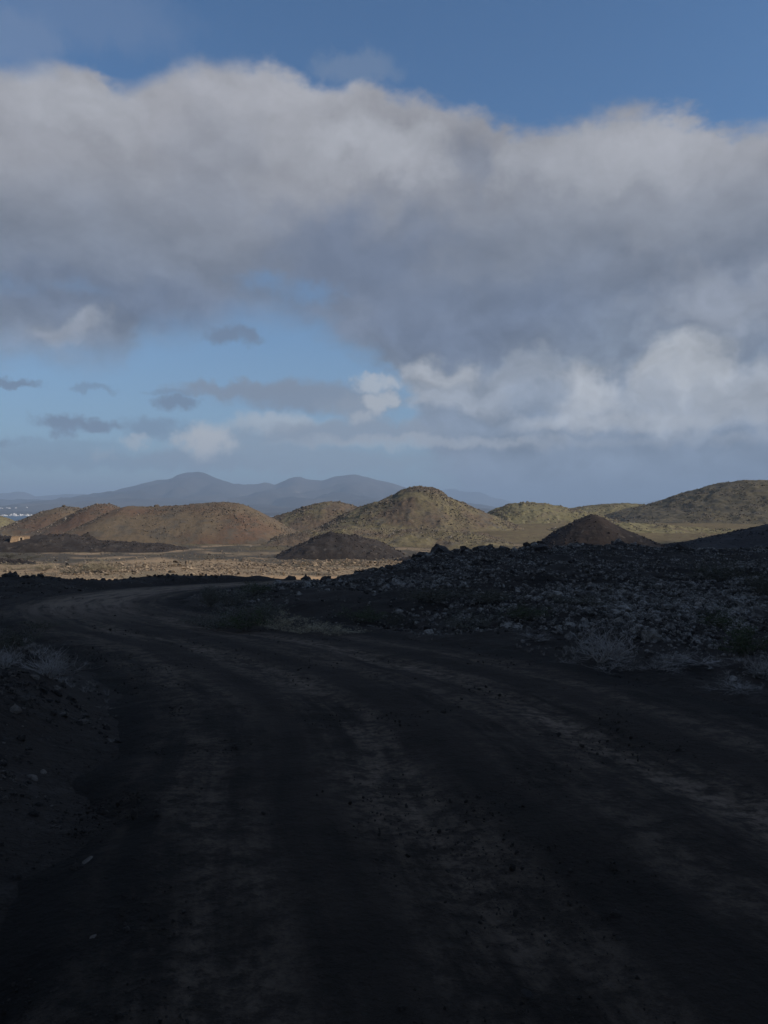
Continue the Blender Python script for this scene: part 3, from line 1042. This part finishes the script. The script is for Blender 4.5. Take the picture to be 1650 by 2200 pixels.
pick = rng.uniform(0, 1, len(rest)) < (.68 + .32 * pb[rest])
scatter('lava_rubble', np.stack([x[rest], y[rest], z[rest]], -1)[pick], size[rest][pick], PC['field_stone'], 8, .4)
scatter('lava_rubble', np.stack([x[rest], y[rest], z[rest]], -1)[~pick], size[rest][~pick], PC['black_stone'], 8, .4)

# --- boulders standing on the crest, one by one
CREST = [(625, 1256, 34, 22, 'rounded dark boulder at the left tip of the rock field, beside the road bend'), (658, 1258, 36, 24, 'second dark boulder from the left tip of the rock field'),
         (700, 1254, 40, 26, 'broad dark boulder on the crest by the sunlit plain'), (735, 1244, 36, 24, None), (770, 1236, 42, 28, None), (800, 1226, 44, 30, None), (835, 1222, 38, 30, None),
         (868, 1214, 40, 30, None), (905, 1206, 46, 34, None), (945, 1196, 62, 40, 'tallest jagged lava boulder on the crest, left of the dark cone'), (978, 1196, 36, 22, None), (1000, 1198, 30, 24, None),
         (1040, 1194, 58, 24, 'wide jagged lava block on the crest, right of the tallest boulder'), (1085, 1190, 44, 24, None), (1130, 1184, 40, 26, None), (1160, 1180, 34, 24, None), (1200, 1188, 46, 22, None), (1260, 1190, 44, 22, None), (1330, 1188, 48, 26, None),
         (1395, 1188, 40, 24, None), (1462, 1188, 42, 34, 'upright dark lava block on the crest right of the dark cone'), (1520, 1192, 40, 20, None), (1580, 1192, 44, 22, None), (1632, 1190, 38, 22, None)]
for i, (px, py, wpx, hpx, lab) in enumerate(CREST):
    u, v = uv(px, py)
    yy = np.arange(28, 75, .2)
    zz = ground_h(yy * u, yy)
    k = np.argmax((zz - EYE) / yy)                      # where this bearing tops the crest
    d = yy[k]
    w = wpx * K * d
    rock(RK[i % 8], 'black_rock', d * u, d, gh(d * u, d) - .12 * w, w * (.75 if lab else .55), lab or ('dark lava boulder standing on the crest ' + ('left of the tallest boulder' if px < 930 else 'between the tallest boulder and dark cone' if px < 1190 else 'right of the dark cone' if px > 1420 else 'in front of the dark cone')),
         'boulders along the rock field crest', squash=(1.1, .95, min(1.0, .35 + hpx / wpx * .75)), tilt=.12)

# --- the berm beyond the bend, against the sunlit plain
BW = ['', 'right of the tall heap', 'below the red hill', 'below the broad hill, left half', 'below the broad hill, right half', 'nearest the bend tip']
for i in range(46):
    px = 8 + i * 10.4 + random.uniform(-4, 4)
    big = 1.0 if (px > 90 or px < 8) else 1.9
    u, _ = uv(px, 0)
    yy = np.arange(38, 60, .2)
    zz = ground_h(yy * u, yy)
    d = yy[np.argmax((zz - EYE) / yy)] + random.uniform(-1.0, .6)
    w = random.uniform(.10, .30) * big
    left = px < 90
    rock(RK[i % 8], 'black_rock', d * u, d, gh(d * u, d) - .1 * w, w, 'black clinker lump in the tall heap at the far left of the road berm' if left else 'black clinker lump on the road berm ' + BW[min(5, int(px / 80))],
         'clinker heap at the left of the berm' if left else 'clinker line on the road berm', squash=(1, 1, 1.1))

# --- named stones by the roadside
NAMED = [(34, 1528, 26, 20, RK[1], 'pale_rock', 'pale angular stone on the left verge, nearest below the dry bush'),
         (120, 1478, 18, 12, RK[2], 'pale_rock', 'pale flat stone at the foot of the spiky dry bush'),
         (178, 1552, 20, 14, RK[3], 'pale_rock', 'small pale stone at the inner edge of the left verge'),
         (70, 1672, 34, 24, RSL[0], 'pale_rock', 'pale tilted slab on the left verge above the dark bank'),
         (92, 1656, 28, 12, RSL[1], 'pale_rock', 'thin pale slab just above the tilted slab on the verge'),
         (135, 1535, 24, 12, RK[4], 'verge_rock', 'dark flat stone between the pale stones on the left verge'),
         (180, 1532, 30, 16, RSL[2], 'verge_rock', 'blue-grey slab at the edge of road and left verge'),
         (64, 1502, 18, 10, RK[5], 'pale_rock', 'small pale stone left of the dry bush foot'),
         (290, 1752, 26, 24, RK[6], 'cinder', 'small pointed black stone standing on the pale rut'),
         (335, 1748, 22, 10, RK[7], 'cinder', 'flat black stone beside the pointed stone on the rut'),
         (195, 1856, 48, 16, RSL[3], 'pale_rock', 'long pale slab lying along the left rut'),
         (165, 1868, 32, 20, RK[0], 'cinder', 'black stone against the end of the long pale slab'),
         (98, 1962, 16, 30, RSL[1], 'pale_rock', 'narrow pale stone on edge, lower left'),
         (160, 1982, 14, 12, RK[2], 'pale_rock', 'tiny pale pebble right of the narrow pale stone'),
         (200, 2014, 18, 10, RK[3], 'pale_rock', 'pale chip below the tiny pebble, lower left'),
         (1176, 2030, 14, 12, RK[5], 'verge_rock', 'small grey stone alone on the dark road, lower right'),
         (1130, 2134, 26, 8, RSL[2], 'verge_rock', 'flat grey chip on the road at the bottom of view'),
         (1486, 2144, 30, 8, RSL[0], 'verge_rock', 'long grey chip on the road at the bottom right')]
for px, py, wpx, hpx, me, mt, lab in NAMED:
    x_, y_, z_ = on_ground(px, py)
    w = wpx * K * y_
    rock(me, mt, x_, y_, z_ - .08 * w, w * 1.05, lab, None, squash=(1, 1, max(.6, min(1.8, hpx / wpx * 1.5))), tilt=.15)

# --- left verge and shoulders: loose clinker
x, y = wedge_pts(140000, 1.7, 46.0, .62, .8)
q = road_coord(x, y)
e = np.abs(q) - RHW
left = (q < 0) & (e > -.15) & (e < 14)
keep = left & (rng.uniform(0, 1, len(x)) < sstep(-.2, 1.2, e) * np.clip(.42 + 1.0 * fbm(x, y, 1.4, 4, .6, seed=40), .06, 1) * np.clip(y / 8, .45, 1) * 1.3)
x, y = x[keep], y[keep]
print('verge', len(x))
size = np.exp(rng.normal(-3.5, .58, len(x))) * np.clip(.5 + y / 16, .6, 1.6)
z = top_h(x, y) - rng.uniform(.05, .35, len(x)) * size
vis = np.where((np.abs(x / y) < .47) & (y > 3.0), size / y, 0)
o2 = np.argsort(-vis)
for rank, k in enumerate(o2[:40]):
    px = 825 + x[k] / y[k] / K
    py = HOR + (EYE - z[k]) / y[k] / K
    lab = ('large ' if rank < 10 else 'mid-sized ' if rank < 25 else 'small ') + 'dark clinker stone on the left verge ' + ('beyond the spiky dry bush' if py < 1440 else 'just below the spiky dry bush' if py < 1560 else 'between the pale slab and the road rut' if py < 1800 else 'in the near left corner')
    rock(RK[int(k) % 8], 'verge_rock', x[k], y[k], z[k], size[k], lab, lab)
scatter('verge_clinker', np.stack([x, y, z], -1)[o2[40:]], size[o2[40:]], PC['verge_stone'], 12, .5)

# --- cinders lying on the road
x, y = wedge_pts(200000, 1.7, 30.0, .6, 1.25)
q = road_coord(x, y)
e = np.abs(q)
cl_ = .55 * np.clip(.22 + .8 * fbm(x, y, 1.2, 3, seed=50), 0, 1) * (.35 + .65 * sstep(1.2, RHW, e))
keep = (e < RHW + .4) & (rng.uniform(0, 1, len(x)) < cl_ * np.clip(y / 5, .5, 1))
x, y = x[keep], y[keep]
size = np.exp(rng.normal(-4.75, .55, len(x))) * np.clip(.6 + y / 14, .7, 2)
z = top_h(x, y) - .2 * size
scatter('road_gravel', np.stack([x, y, z], -1), size, PC['cinder_piece'], 7, .8)

# --- stony plain in the sun
x, y = wedge_pts(170000, 62, 215, .6, 1.0)
s_ = y - crest_y(x)
n = fbm(x, y, 16, 4, seed=12)
band = np.exp(-((y - 102 - .25 * (x + 20)) / 15) ** 2) * sstep(-45, -25, x + 8 * n) * .9 * np.clip(.75 + 1.8 * fbm(x, y, 7, 3, seed=44), .08, 1.6) + .05 + .2 * np.clip(n, 0, 1)
trk = np.exp(-((y - 80 - 2.5 * np.sin(x / 14) - .06 * x) / 3.4) ** 2)
keep = (s_ > 14) & (rng.uniform(0, 1, len(x)) < band * (1 - .92 * trk) * .62)
x, y, n = x[keep], y[keep], n[keep]
size = np.exp(rng.normal(-1.45, .50, len(x)))
size = size[:, None] * rng.uniform(.7, 1.3, (len(x), 3)) * np.array([1.15, 1.0, .6])
z = ground_h(x, y) - .12 * size[:, 2]
grey = (y > 122) | ((x < -42) & (y > 104))
P3 = np.stack([x, y, z], -1)
scatter('plain_rubble', P3[~grey], size[~grey], PC['sandy_stone'], 7, .5)
scatter('plain_rubble', P3[grey], size[grey], PC['hill_stone'], 7, .5)

# --- stones on the hills
HS = {'ochre_hill': 1.0, 'red_hill': .9, 'olive_hill': .55, 'olive_rocky': 1.5, 'grey_hill': .5, 'dark_mound': 2.0, 'cinder_cone': 1.2, 'lava_ridge': 3.0}
pl, dl = [], []
for o, X, Y, Z, g in HILLS:
    mt = o.data.materials[0].name
    step = abs(Y[1, 0] - Y[0, 0])
    w = g.ravel() * np.clip(.35 + .9 * fbm(X, Y, 13, 3, seed=60).ravel(), .03, 1.2)
    w = w * HS[mt] * step * step * 5.5 * np.where(Y > 330, .35, 1).ravel()
    w = w * ((X / Y > -.56) & (X / Y < .56)).ravel()
    k = np.where(rng.uniform(0, 1, w.shape) < w)[0]
    dd = Y.ravel()[k]
    sz = np.exp(rng.normal(-1.25, .40, len(k))) * np.clip(dd / 210, .75, 1.5)
    jx = rng.uniform(-.4, .4, len(k)) * step; jy = rng.uniform(-.4, .4, len(k)) * step
    a = np.stack([X.ravel()[k] + jx, dd + jy, Z.ravel()[k] - .12 * sz, sz], -1)
    (dl if mt in ('dark_mound', 'cinder_cone', 'lava_ridge') else pl).append(a)
for nm, L, c in (('hillside_stones', pl, 'hill_stone'), ('mound_clinker', dl, 'dark_stone')):
    a = np.vstack(L)
    print(nm, len(a))
    scatter(nm, a[:, :3], a[:, 3], PC[c], 7, .5)


def on_hill(px, py):
    """first hill surface met along a photograph bearing"""
    u, v = uv(px, py)
    best = None
    for o, X, Y, Z, g in HILLS:
        xs = X[0]; ys = Y[:, 0]
        for d in ys:
            x_ = u * d
            if xs[0] < x_ < xs[-1]:
                i = int((d - ys[0]) / (ys[1] - ys[0])); j = int((x_ - xs[0]) / (xs[1] - xs[0]))
                if EYE + v * d <= Z[min(i, len(ys) - 1), min(j, len(xs) - 1)]:
                    if best is None or d < best[1]:
                        best = (x_, d, EYE + v * d)
                    break
    return best


OUT = [(456, 1080, 12, 'dark rock on the summit of the broad brown hill'), (150, 1089, 9, 'dark rock on the summit of the far left hill'),
       (1568, 1037, 14, 'dark rock on the shoulder of the large grey hill at right'), (938, 1052, 30, 'dark crag at the right of the highest central summit'),
       (850, 1085, 34, 'dark outcrop on the left flank of the highest central hill'), (880, 1068, 26, 'reddish crag under the highest central summit'),
       (868, 1100, 26, 'lower dark outcrop on the highest central hill'), (826, 1124, 28, 'brown outcrop at the foot of the highest central hill'),
       (1165, 1082, 12, 'dark rock on the low hill behind the cinder cone'), (1240, 1112, 14, 'dark rock near the top of the cinder cone, left side'), (1276, 1109, 16, 'dark rock capping the cinder cone'),
       (700, 1080, 22, 'crag on the low hill left of the central summit'), (640, 1105, 20, 'dark crag at the left end of the low central hill'), (1200, 1128, 24, 'dark outcrop on the slope left of the cinder cone'), (1150, 1140, 22, 'dark outcrop below the low hill left of the cinder cone')]
for i, (px, py, wpx, lab) in enumerate(OUT):
    h = on_hill(px, py)
    if h:
        w = wpx * K * h[1]
        rock(RK[i % 8], 'dark_stone' if i % 3 else 'hill_stone', h[0], h[1] + .3 * w, h[2] - .35 * w, w, lab, None, squash=(1, .9, .75))


# ------------------------------------------------------------------ plants
def tube(V, F, a, b, r0, r1):
    a = np.array(a); b = np.array(b)
    d = b - a; L = np.linalg.norm(d)
    if L < 1e-6: return
    d = d / L
    n = np.cross(d, [0.3, 0.5, 0.81]); n /= np.linalg.norm(n); m2 = np.cross(d, n)
    i0 = len(V)
    for p, r in ((a, r0), (b, r1)):
        for k in range(3):
            t = 2.094 * k
            V.append(p + r * (math.cos(t) * n + math.sin(t) * m2))
    for k in range(3):
        F.append((i0 + k, i0 + (k + 1) % 3, i0 + 3 + (k + 1) % 3, i0 + 3 + k))


def twig_bush(seed, stems=16, spread=.9, gen=3, thick=.011, up=.5, curl=.35):
    """unit-height thicket; returns thick stems and fine twigs, and the twig tips"""
    R = random.Random(seed)
    A, B_, tips = ([], []), ([], []), []
    def grow(p, d, L, r, g):
        n = 4 if g == 0 else 3
        for i in range(n):
            d = d + np.array([R.gauss(0, curl * .5), R.gauss(0, curl * .5), R.gauss(0, curl * .35) + .04])
            d /= np.linalg.norm(d)
            q = p + d * L / n
            if q[2] < .01: q[2] = .01
            tgt = A if g == 0 else B_
            tube(*tgt, p, q, r, r * .75)
            r *= .78; p = q
            tips.append(p.copy())
            if g < gen - 1 and R.random() < (.95 if g == 0 else .75):
                for _ in range(2 if R.random() < .6 else 1):
                    a = R.uniform(0, 6.28); k = R.uniform(.5, 1.0)
                    dd = d + k * np.array([math.cos(a), math.sin(a), R.uniform(-.25, .55)])
                    grow(p.copy(), dd / np.linalg.norm(dd), L * R.uniform(.42, .62), r * .75, g + 1)
    for i in range(stems):
        a = 6.283 * i / stems + R.uniform(-.3, .3); t = R.uniform(.15, 1.0) * spread
        d = np.array([math.cos(a) * t, math.sin(a) * t, up + R.uniform(0, .5)])
        grow(np.array([math.cos(a) * .05, math.sin(a) * .05, 0.0]), d / np.linalg.norm(d), R.uniform(.6, .95), thick, 0)
    ms = mesh_np('stem', np.array(A[0]), np.array(A[1]), True)
    mt = mesh_np('twigs', np.array(B_[0]), np.array(B_[1]), True)
    return ms, mt, tips


def leaf_mesh(tips, seed, n, ln=.05, wd=.018):
    R = np.random.default_rng(seed)
    T = np.array(tips)
    T = T[T[:, 2] > .05]
    c = T[R.integers(0, len(T), n)] + R.normal(0, .035, (n, 3))
    c[:, 2] = np.maximum(c[:, 2], .01)
    d = R.normal(size=(n, 3)); d[:, 2] = np.abs(d[:, 2]) + .2; d /= np.linalg.norm(d, axis=1, keepdims=True)
    s = np.cross(d, R.normal(size=(n, 3))); s /= np.linalg.norm(s, axis=1, keepdims=True)
    L = ln * R.uniform(.6, 1.4, (n, 1)); Wd = wd * R.uniform(.6, 1.4, (n, 1))
    V = np.stack([c, c + d * L * .5 + s * Wd, c + d * L, c + d * L * .5 - s * Wd], 1).reshape(-1, 3)
    return mesh_np('foliage', V, np.arange(4 * n).reshape(n, 4), False)


def plain_mat(name, c1, c2, rough=.85):
    m, N, b = new_mat(name)
    n = N.noise(N.new('ShaderNodeTexCoord').outputs['Object'], 9.0, 3, .6)
    N.put(b.inputs['Base Color'], N.mix(N.ss(n, .35, .65), c1, c2))
    b.inputs['Roughness'].default_value = rough
    M[name] = m
    return m


plain_mat('dry_stem', (.17, .15, .13), (.27, .24, .21))
plain_mat('dry_twig', (.23, .21, .195), (.36, .33, .305))
plain_mat('brown_stem', (.06, .05, .04), (.10, .085, .065))
plain_mat('green_leaf', (.035, .048, .022), (.060, .072, .034))
plain_mat('grey_leaf', (.085, .085, .07), (.125, .12, .095))
plain_mat('straw_leaf', (.24, .205, .135), (.34, .295, .205))
plain_mat('dull_leaf', (.050, .050, .038), (.075, .072, .052))

dry = [twig_bush(11, 20, .95, 3, .015, .45, .6), twig_bush(12, 11, .9, 4, .017, .5, 1.0), twig_bush(13, 12, 1.6, 4, .014, .12, .9)]
soft = [twig_bush(21, 16, 1.1, 3, .010, .35), twig_bush(22, 14, 1.5, 3, .009, .2), twig_bush(23, 18, .8, 3, .010, .6)]
leafs = [leaf_mesh(soft[i][2], 30 + i, 1900) for i in range(3)]
_pm = {}


def mcopy(me, mat):
    k = (me.name, mat)
    if k not in _pm:
        c = me.copy(); c.materials.clear(); c.materials.append(M[mat]); _pm[k] = c
    return _pm[k]


def dry_bush(px, py, w, h, var, label, group=None, name='dry_bush'):
    x_, y_, z_ = on_ground(px, py)
    e_ = link(name, None, loc=(x_, y_, z_ - .01), label=label, cat='bush', group=group)
    e_.rotation_euler = (0, 0, random.uniform(0, 6.28))
    a = w * K * y_ / 1.35; b = h * K * y_ / .95
    e_.scale = (a, a, b)
    link('stem', mcopy(dry[var][0], 'dry_stem'), parent=e_)
    link('twigs', mcopy(dry[var][1], 'dry_twig'), parent=e_)


def shrub(px, py, w, h, var, leaf, label, group=None, stem='brown_stem'):
    x_, y_, z_ = on_ground(px, py)
    e_ = link('shrub', None, loc=(x_, y_, z_ - .02), label=label, cat='shrub', group=group)
    e_.rotation_euler = (0, 0, random.uniform(0, 6.28))
    a = w * K * y_ / 1.45; b = h * K * y_ / .85
    e_.scale = (a, a, b)
    link('stem', mcopy(soft[var][0], stem), parent=e_)
    link('twigs', mcopy(soft[var][1], stem), parent=e_)
    link('foliage', mcopy(leafs[var], leaf), parent=e_)


dry_bush(108, 1455, 105, 60, 0, 'spiky pale dry bush on the left verge')
dry_bush(1290, 1420, 125, 88, 1, 'tall pale dry bush by the right edge of the road')
dry_bush(1330, 1412, 70, 40, 1, 'smaller dry bush leaning right of the tall dry bush')
dry_bush(1215, 1424, 70, 18, 2, 'low creeping dry twigs left of the tall dry bush')
dry_bush(1310, 1440, 100, 22, 2, 'low sprawl of dry twigs in front of the tall dry bush')
dry_bush(1410, 1436, 80, 30, 2, 'thin dry twigs right of the sprawl at the road edge')
dry_bush(1500, 1422, 120, 22, 2, 'long creeping dry twigs beyond the road edge at right')
dry_bush(1150, 1368, 60, 20, 2, 'small dry twig clump on the dark bank left of the tall dry bush')
dry_bush(1590, 1478, 90, 26, 2, 'dry twigs at the right margin, nearest the camera')
dry_bush(1640, 1450, 70, 50, 1, 'dry bush cut by the right edge of the photo')
dry_bush(12, 1432, 60, 46, 0, 'dull dry bush cut by the left edge of the photo')

SH = [(470, 1344, 90, 36, 1, 'grey_leaf', 'grey low shrub at the road bend, foot of the bank'), (528, 1350, 95, 34, 0, 'green_leaf', 'dark green shrub at the foot of the bank by the bend'),
      (560, 1330, 90, 40, 0, 'grey_leaf', 'grey shrub on the bank just above the dark green one'), (600, 1346, 70, 26, 1, 'straw_leaf', 'straw-coloured low shrub along the road right of the green one'),
      (452, 1300, 60, 36, 2, 'grey_leaf', 'pale grey shrub at the left tip of the bank'), (505, 1296, 80, 36, 1, 'grey_leaf', 'grey shrub on the upper bank behind the bend'),
      (548, 1274, 70, 22, 0, 'green_leaf', 'dark green shrub crowning the bank beside the boulders'), (655, 1354, 80, 20, 1, 'straw_leaf', 'straw grass shrub at the road edge below the boulders'),
      (725, 1358, 80, 16, 1, 'straw_leaf', 'flat straw shrub along the road edge, middle'), (780, 1332, 90, 24, 0, 'green_leaf', 'dark green shrub in the middle of the rock bank'),
      (860, 1340, 80, 22, 1, 'dull_leaf', 'dull shrub right of the green shrub in the rock bank'), (930, 1290, 120, 26, 0, 'dull_leaf', 'wide dull shrub amid the rock field, left one of a pair'),
      (1045, 1292, 100, 24, 0, 'dull_leaf', 'wide dull shrub amid the rock field, right one of a pair'), (1010, 1345, 80, 26, 1, 'grey_leaf', 'grey shrub between road and rock field, centre'),
      (1130, 1330, 90, 26, 0, 'green_leaf', 'green shrub at the lower edge of the pale rock belt'), (1240, 1296, 80, 20, 1, 'dull_leaf', 'dull shrub in the pale rock belt above the dry bush'),
      (1545, 1246, 110, 36, 0, 'dull_leaf', 'dull shrub high in the rock field at right'), (1600, 1408, 110, 52, 2, 'green_leaf', 'dark green shrub at the right margin above the road'),
      (1545, 1345, 70, 30, 0, 'green_leaf', 'dark shrub in the pale rock belt at right'), (1640, 1280, 70, 40, 2, 'dull_leaf', 'dull shrub at the right margin in the rock field'),
      (30, 1400, 90, 44, 0, 'dull_leaf', 'dark shrub behind the spiky dry bush on the left'), (90, 1345, 60, 16, 1, 'dull_leaf', 'flat dull shrub on the left verge before the bend'),
      (205, 1226, 56, 20, 0, 'straw_leaf', 'largest pale shrub on the sunlit plain'), (240, 1223, 40, 13, 1, 'straw_leaf', 'pale shrub right of the largest one on the sunlit plain'),
      (155, 1228, 44, 14, 1, 'grey_leaf', 'grey-green shrub left of the largest pale one on the plain'), (95, 1222, 46, 13, 0, 'straw_leaf', 'pale shrub by the black ridge on the plain'),
      (30, 1220, 50, 12, 1, 'straw_leaf', 'pale low shrub at the left edge of the sunlit plain'), (60, 1198, 50, 9, 1, 'grey_leaf', 'flat grey shrub behind the black ridge, left'),
      (20, 1195, 36, 9, 0, 'grey_leaf', 'flat grey shrub behind the black ridge, far left')]
for a in SH:
    shrub(*a)

# dry grass along the verges
def tuft(seed):
    R = np.random.default_rng(seed)
    V, F = [], []
    for i in range(16):
        a = R.uniform(0, 6.28); l = R.uniform(.5, 1.0); t = R.uniform(.2, .9)
        p = np.array([math.cos(a), math.sin(a), 0]) * R.uniform(0, .15)
        dr = np.array([math.cos(a) * t, math.sin(a) * t, 1.0]); dr /= np.linalg.norm(dr)
        s = np.array([-math.sin(a), math.cos(a), 0]) * .02
        mid = p + dr * l * .55; tip = mid + (dr + np.array([math.cos(a), math.sin(a), -.5]) * .6) * l * .4
        i0 = len(V)
        V += [p - s, p + s, mid + s * .8, mid - s * .8, tip, tip + s * .1]
        F += [(i0, i0 + 1, i0 + 2, i0 + 3), (i0 + 3, i0 + 2, i0 + 5, i0 + 4)]
    return mesh_np('tuft', np.array(V), np.array(F), False)


tufts = [tuft(i) for i in range(4)]
x, y = wedge_pts(30000, 4, 46, .58, .8)
q = road_coord(x, y); e = np.abs(q) - RHW
keep = (q < 900) & (e > .1) & (e < 6) & (rng.uniform(0, 1, len(x)) < np.exp(-(e / 2.2) ** 2) * np.clip(fbm(x, y, 3.0, 3, seed=70) * 1.2 - .05, 0, .5)) & (y > 6)
x, y = x[keep], y[keep]
scatter('dry_grass', np.stack([x, y, ground_h(x, y) - .01], -1), np.exp(rng.normal(-2.75, .35, len(x))), proto_coll('grass_tuft', tufts, M['dry_stem']), 4, .12)


# ------------------------------------------------------------------ ruined stone hut
def build_hut():
    h = on_hill(36, 1163)
    x_, y_, z_ = h if h else (-96, 150, -6)
    d = y_
    s = d * K
    root = link('stone_hut', None, loc=(x_, d + 1.2, z_ - .25), label='small tan stone hut with one dark doorway among the far left hills', cat='hut')
    root.rotation_euler = (0, 0, math.radians(32))
    w, hh, dp = 41 * s, 16.5 * s, 22 * s
    m, N, b = new_mat('hut_stone')
    P = N.new('ShaderNodeTexCoord').outputs['Object']
    vo = N.new('ShaderNodeTexVoronoi'); vo.inputs['Scale'].default_value = 3.2; N.put(vo.inputs['Vector'], P)
    n = N.noise(P, 2.0, 4, .6)
    c = N.mix(N.ss(n, .35, .65), (.30, .21, .13), (.38, .275, .18))
    c = N.mix(N.m('MULTIPLY', N.ss(vo.outputs['Distance'], .28, .5), .5), c, (.18, .12, .075))
    N.put(b.inputs['Base Color'], c)
    bump(N, b, vo.outputs['Distance'], .6, -.08)
    M['hut_stone'] = m
    plain_mat('hut_frame', (.42, .32, .22), (.48, .38, .26)); plain_mat('hut_dark', (.03, .025, .02), (.045, .035, .03))
    def slab(nm, x0, x1, y0, y1, z0, z1, mat, slant=0.0):
        bm = bmesh.new()
        V = [(x0, y0, z0), (x1, y0, z0), (x1, y1, z0), (x0, y1, z0), (x0 + slant, y0, z1), (x1, y0, z1), (x1, y1, z1), (x0 + slant, y1, z1)]
        V = [bm.verts.new(v) for v in V]
        for f in ((3, 2, 1, 0), (4, 5, 6, 7), (0, 1, 5, 4), (1, 2, 6, 5), (2, 3, 7, 6), (3, 0, 4, 7)):
            bm.faces.new([V[k] for k in f])
        bmesh.ops.bevel(bm, geom=bm.edges[:], offset=.03, segments=1, affect='EDGES')
        me = bpy.data.meshes.new(nm); bm.to_mesh(me); bm.free()
        return link(nm, me, M[mat], parent=root)
    t = .35
    dx0, dx1 = .02 * w, .12 * w
    slab('wall', -w / 2, dx0, 0, t, 0, hh, 'hut_stone', slant=w * .10)
    slab('wall', dx1, w / 2, 0, t, 0, hh * .97, 'hut_stone')
    slab('wall', -w / 2 + w * .05, -w / 2 + w * .05 + t, t + .004, dp, 0, hh * .95, 'hut_stone', slant=.12)
    slab('wall', w / 2 - t, w / 2, t + .004, dp, 0, hh * .93, 'hut_stone')
    slab('wall', -w / 2 + w * .05 + t + .12, w / 2 - t - .01, dp - t, dp, 0, hh * .93, 'hut_stone')
    slab('lintel', dx0 - .003, dx1 + .003, .003, t - .003, hh * .84, hh * .99, 'hut_frame')
    slab('door_frame', dx0 - .28, dx0 - .004, -.06, .10, 0, hh * .86, 'hut_frame')
    slab('door_frame', dx1 + .004, dx1 + .22, -.06, .10, 0, hh * .84, 'hut_frame')
    slab('door', dx0 + .01, dx1 - .01, t * .5, t * .7, 0, hh * .83, 'hut_dark')
    slab('roof', -w / 2 + w * .12, w / 2 + .1, -.08, dp + .05, hh * .992, hh * 1.05, 'hut_stone')


build_hut()

# ------------------------------------------------------------------ sea air
bm = bmesh.new()
bmesh.ops.create_cube(bm, size=1.0)
me = bpy.data.meshes.new('haze'); bm.to_mesh(me); bm.free()
hz_o = link('haze', me, kind='stuff')
zlo, zhi = -16.0, 545.0
hz_o.location = (0, 0, (zlo + zhi) / 2)
hz_o.scale = (43000, 43000, zhi - zlo)
hm_ = bpy.data.materials.new('haze'); hm_.use_nodes = True
HN = NT(hm_.node_tree); HN.n.clear()
pv = HN.new('ShaderNodeVolumePrincipled')
pv.inputs['Color'].default_value = (.465, .64, .90, 1)
pv.inputs['Density'].default_value = 1.25e-4
pv.inputs['Anisotropy'].default_value = 0.0
ho = HN.new('ShaderNodeOutputMaterial')
HN.l.new(pv.outputs[0], ho.inputs['Volume'])
me.materials.append(hm_)
print('rocks', NROCK[0])
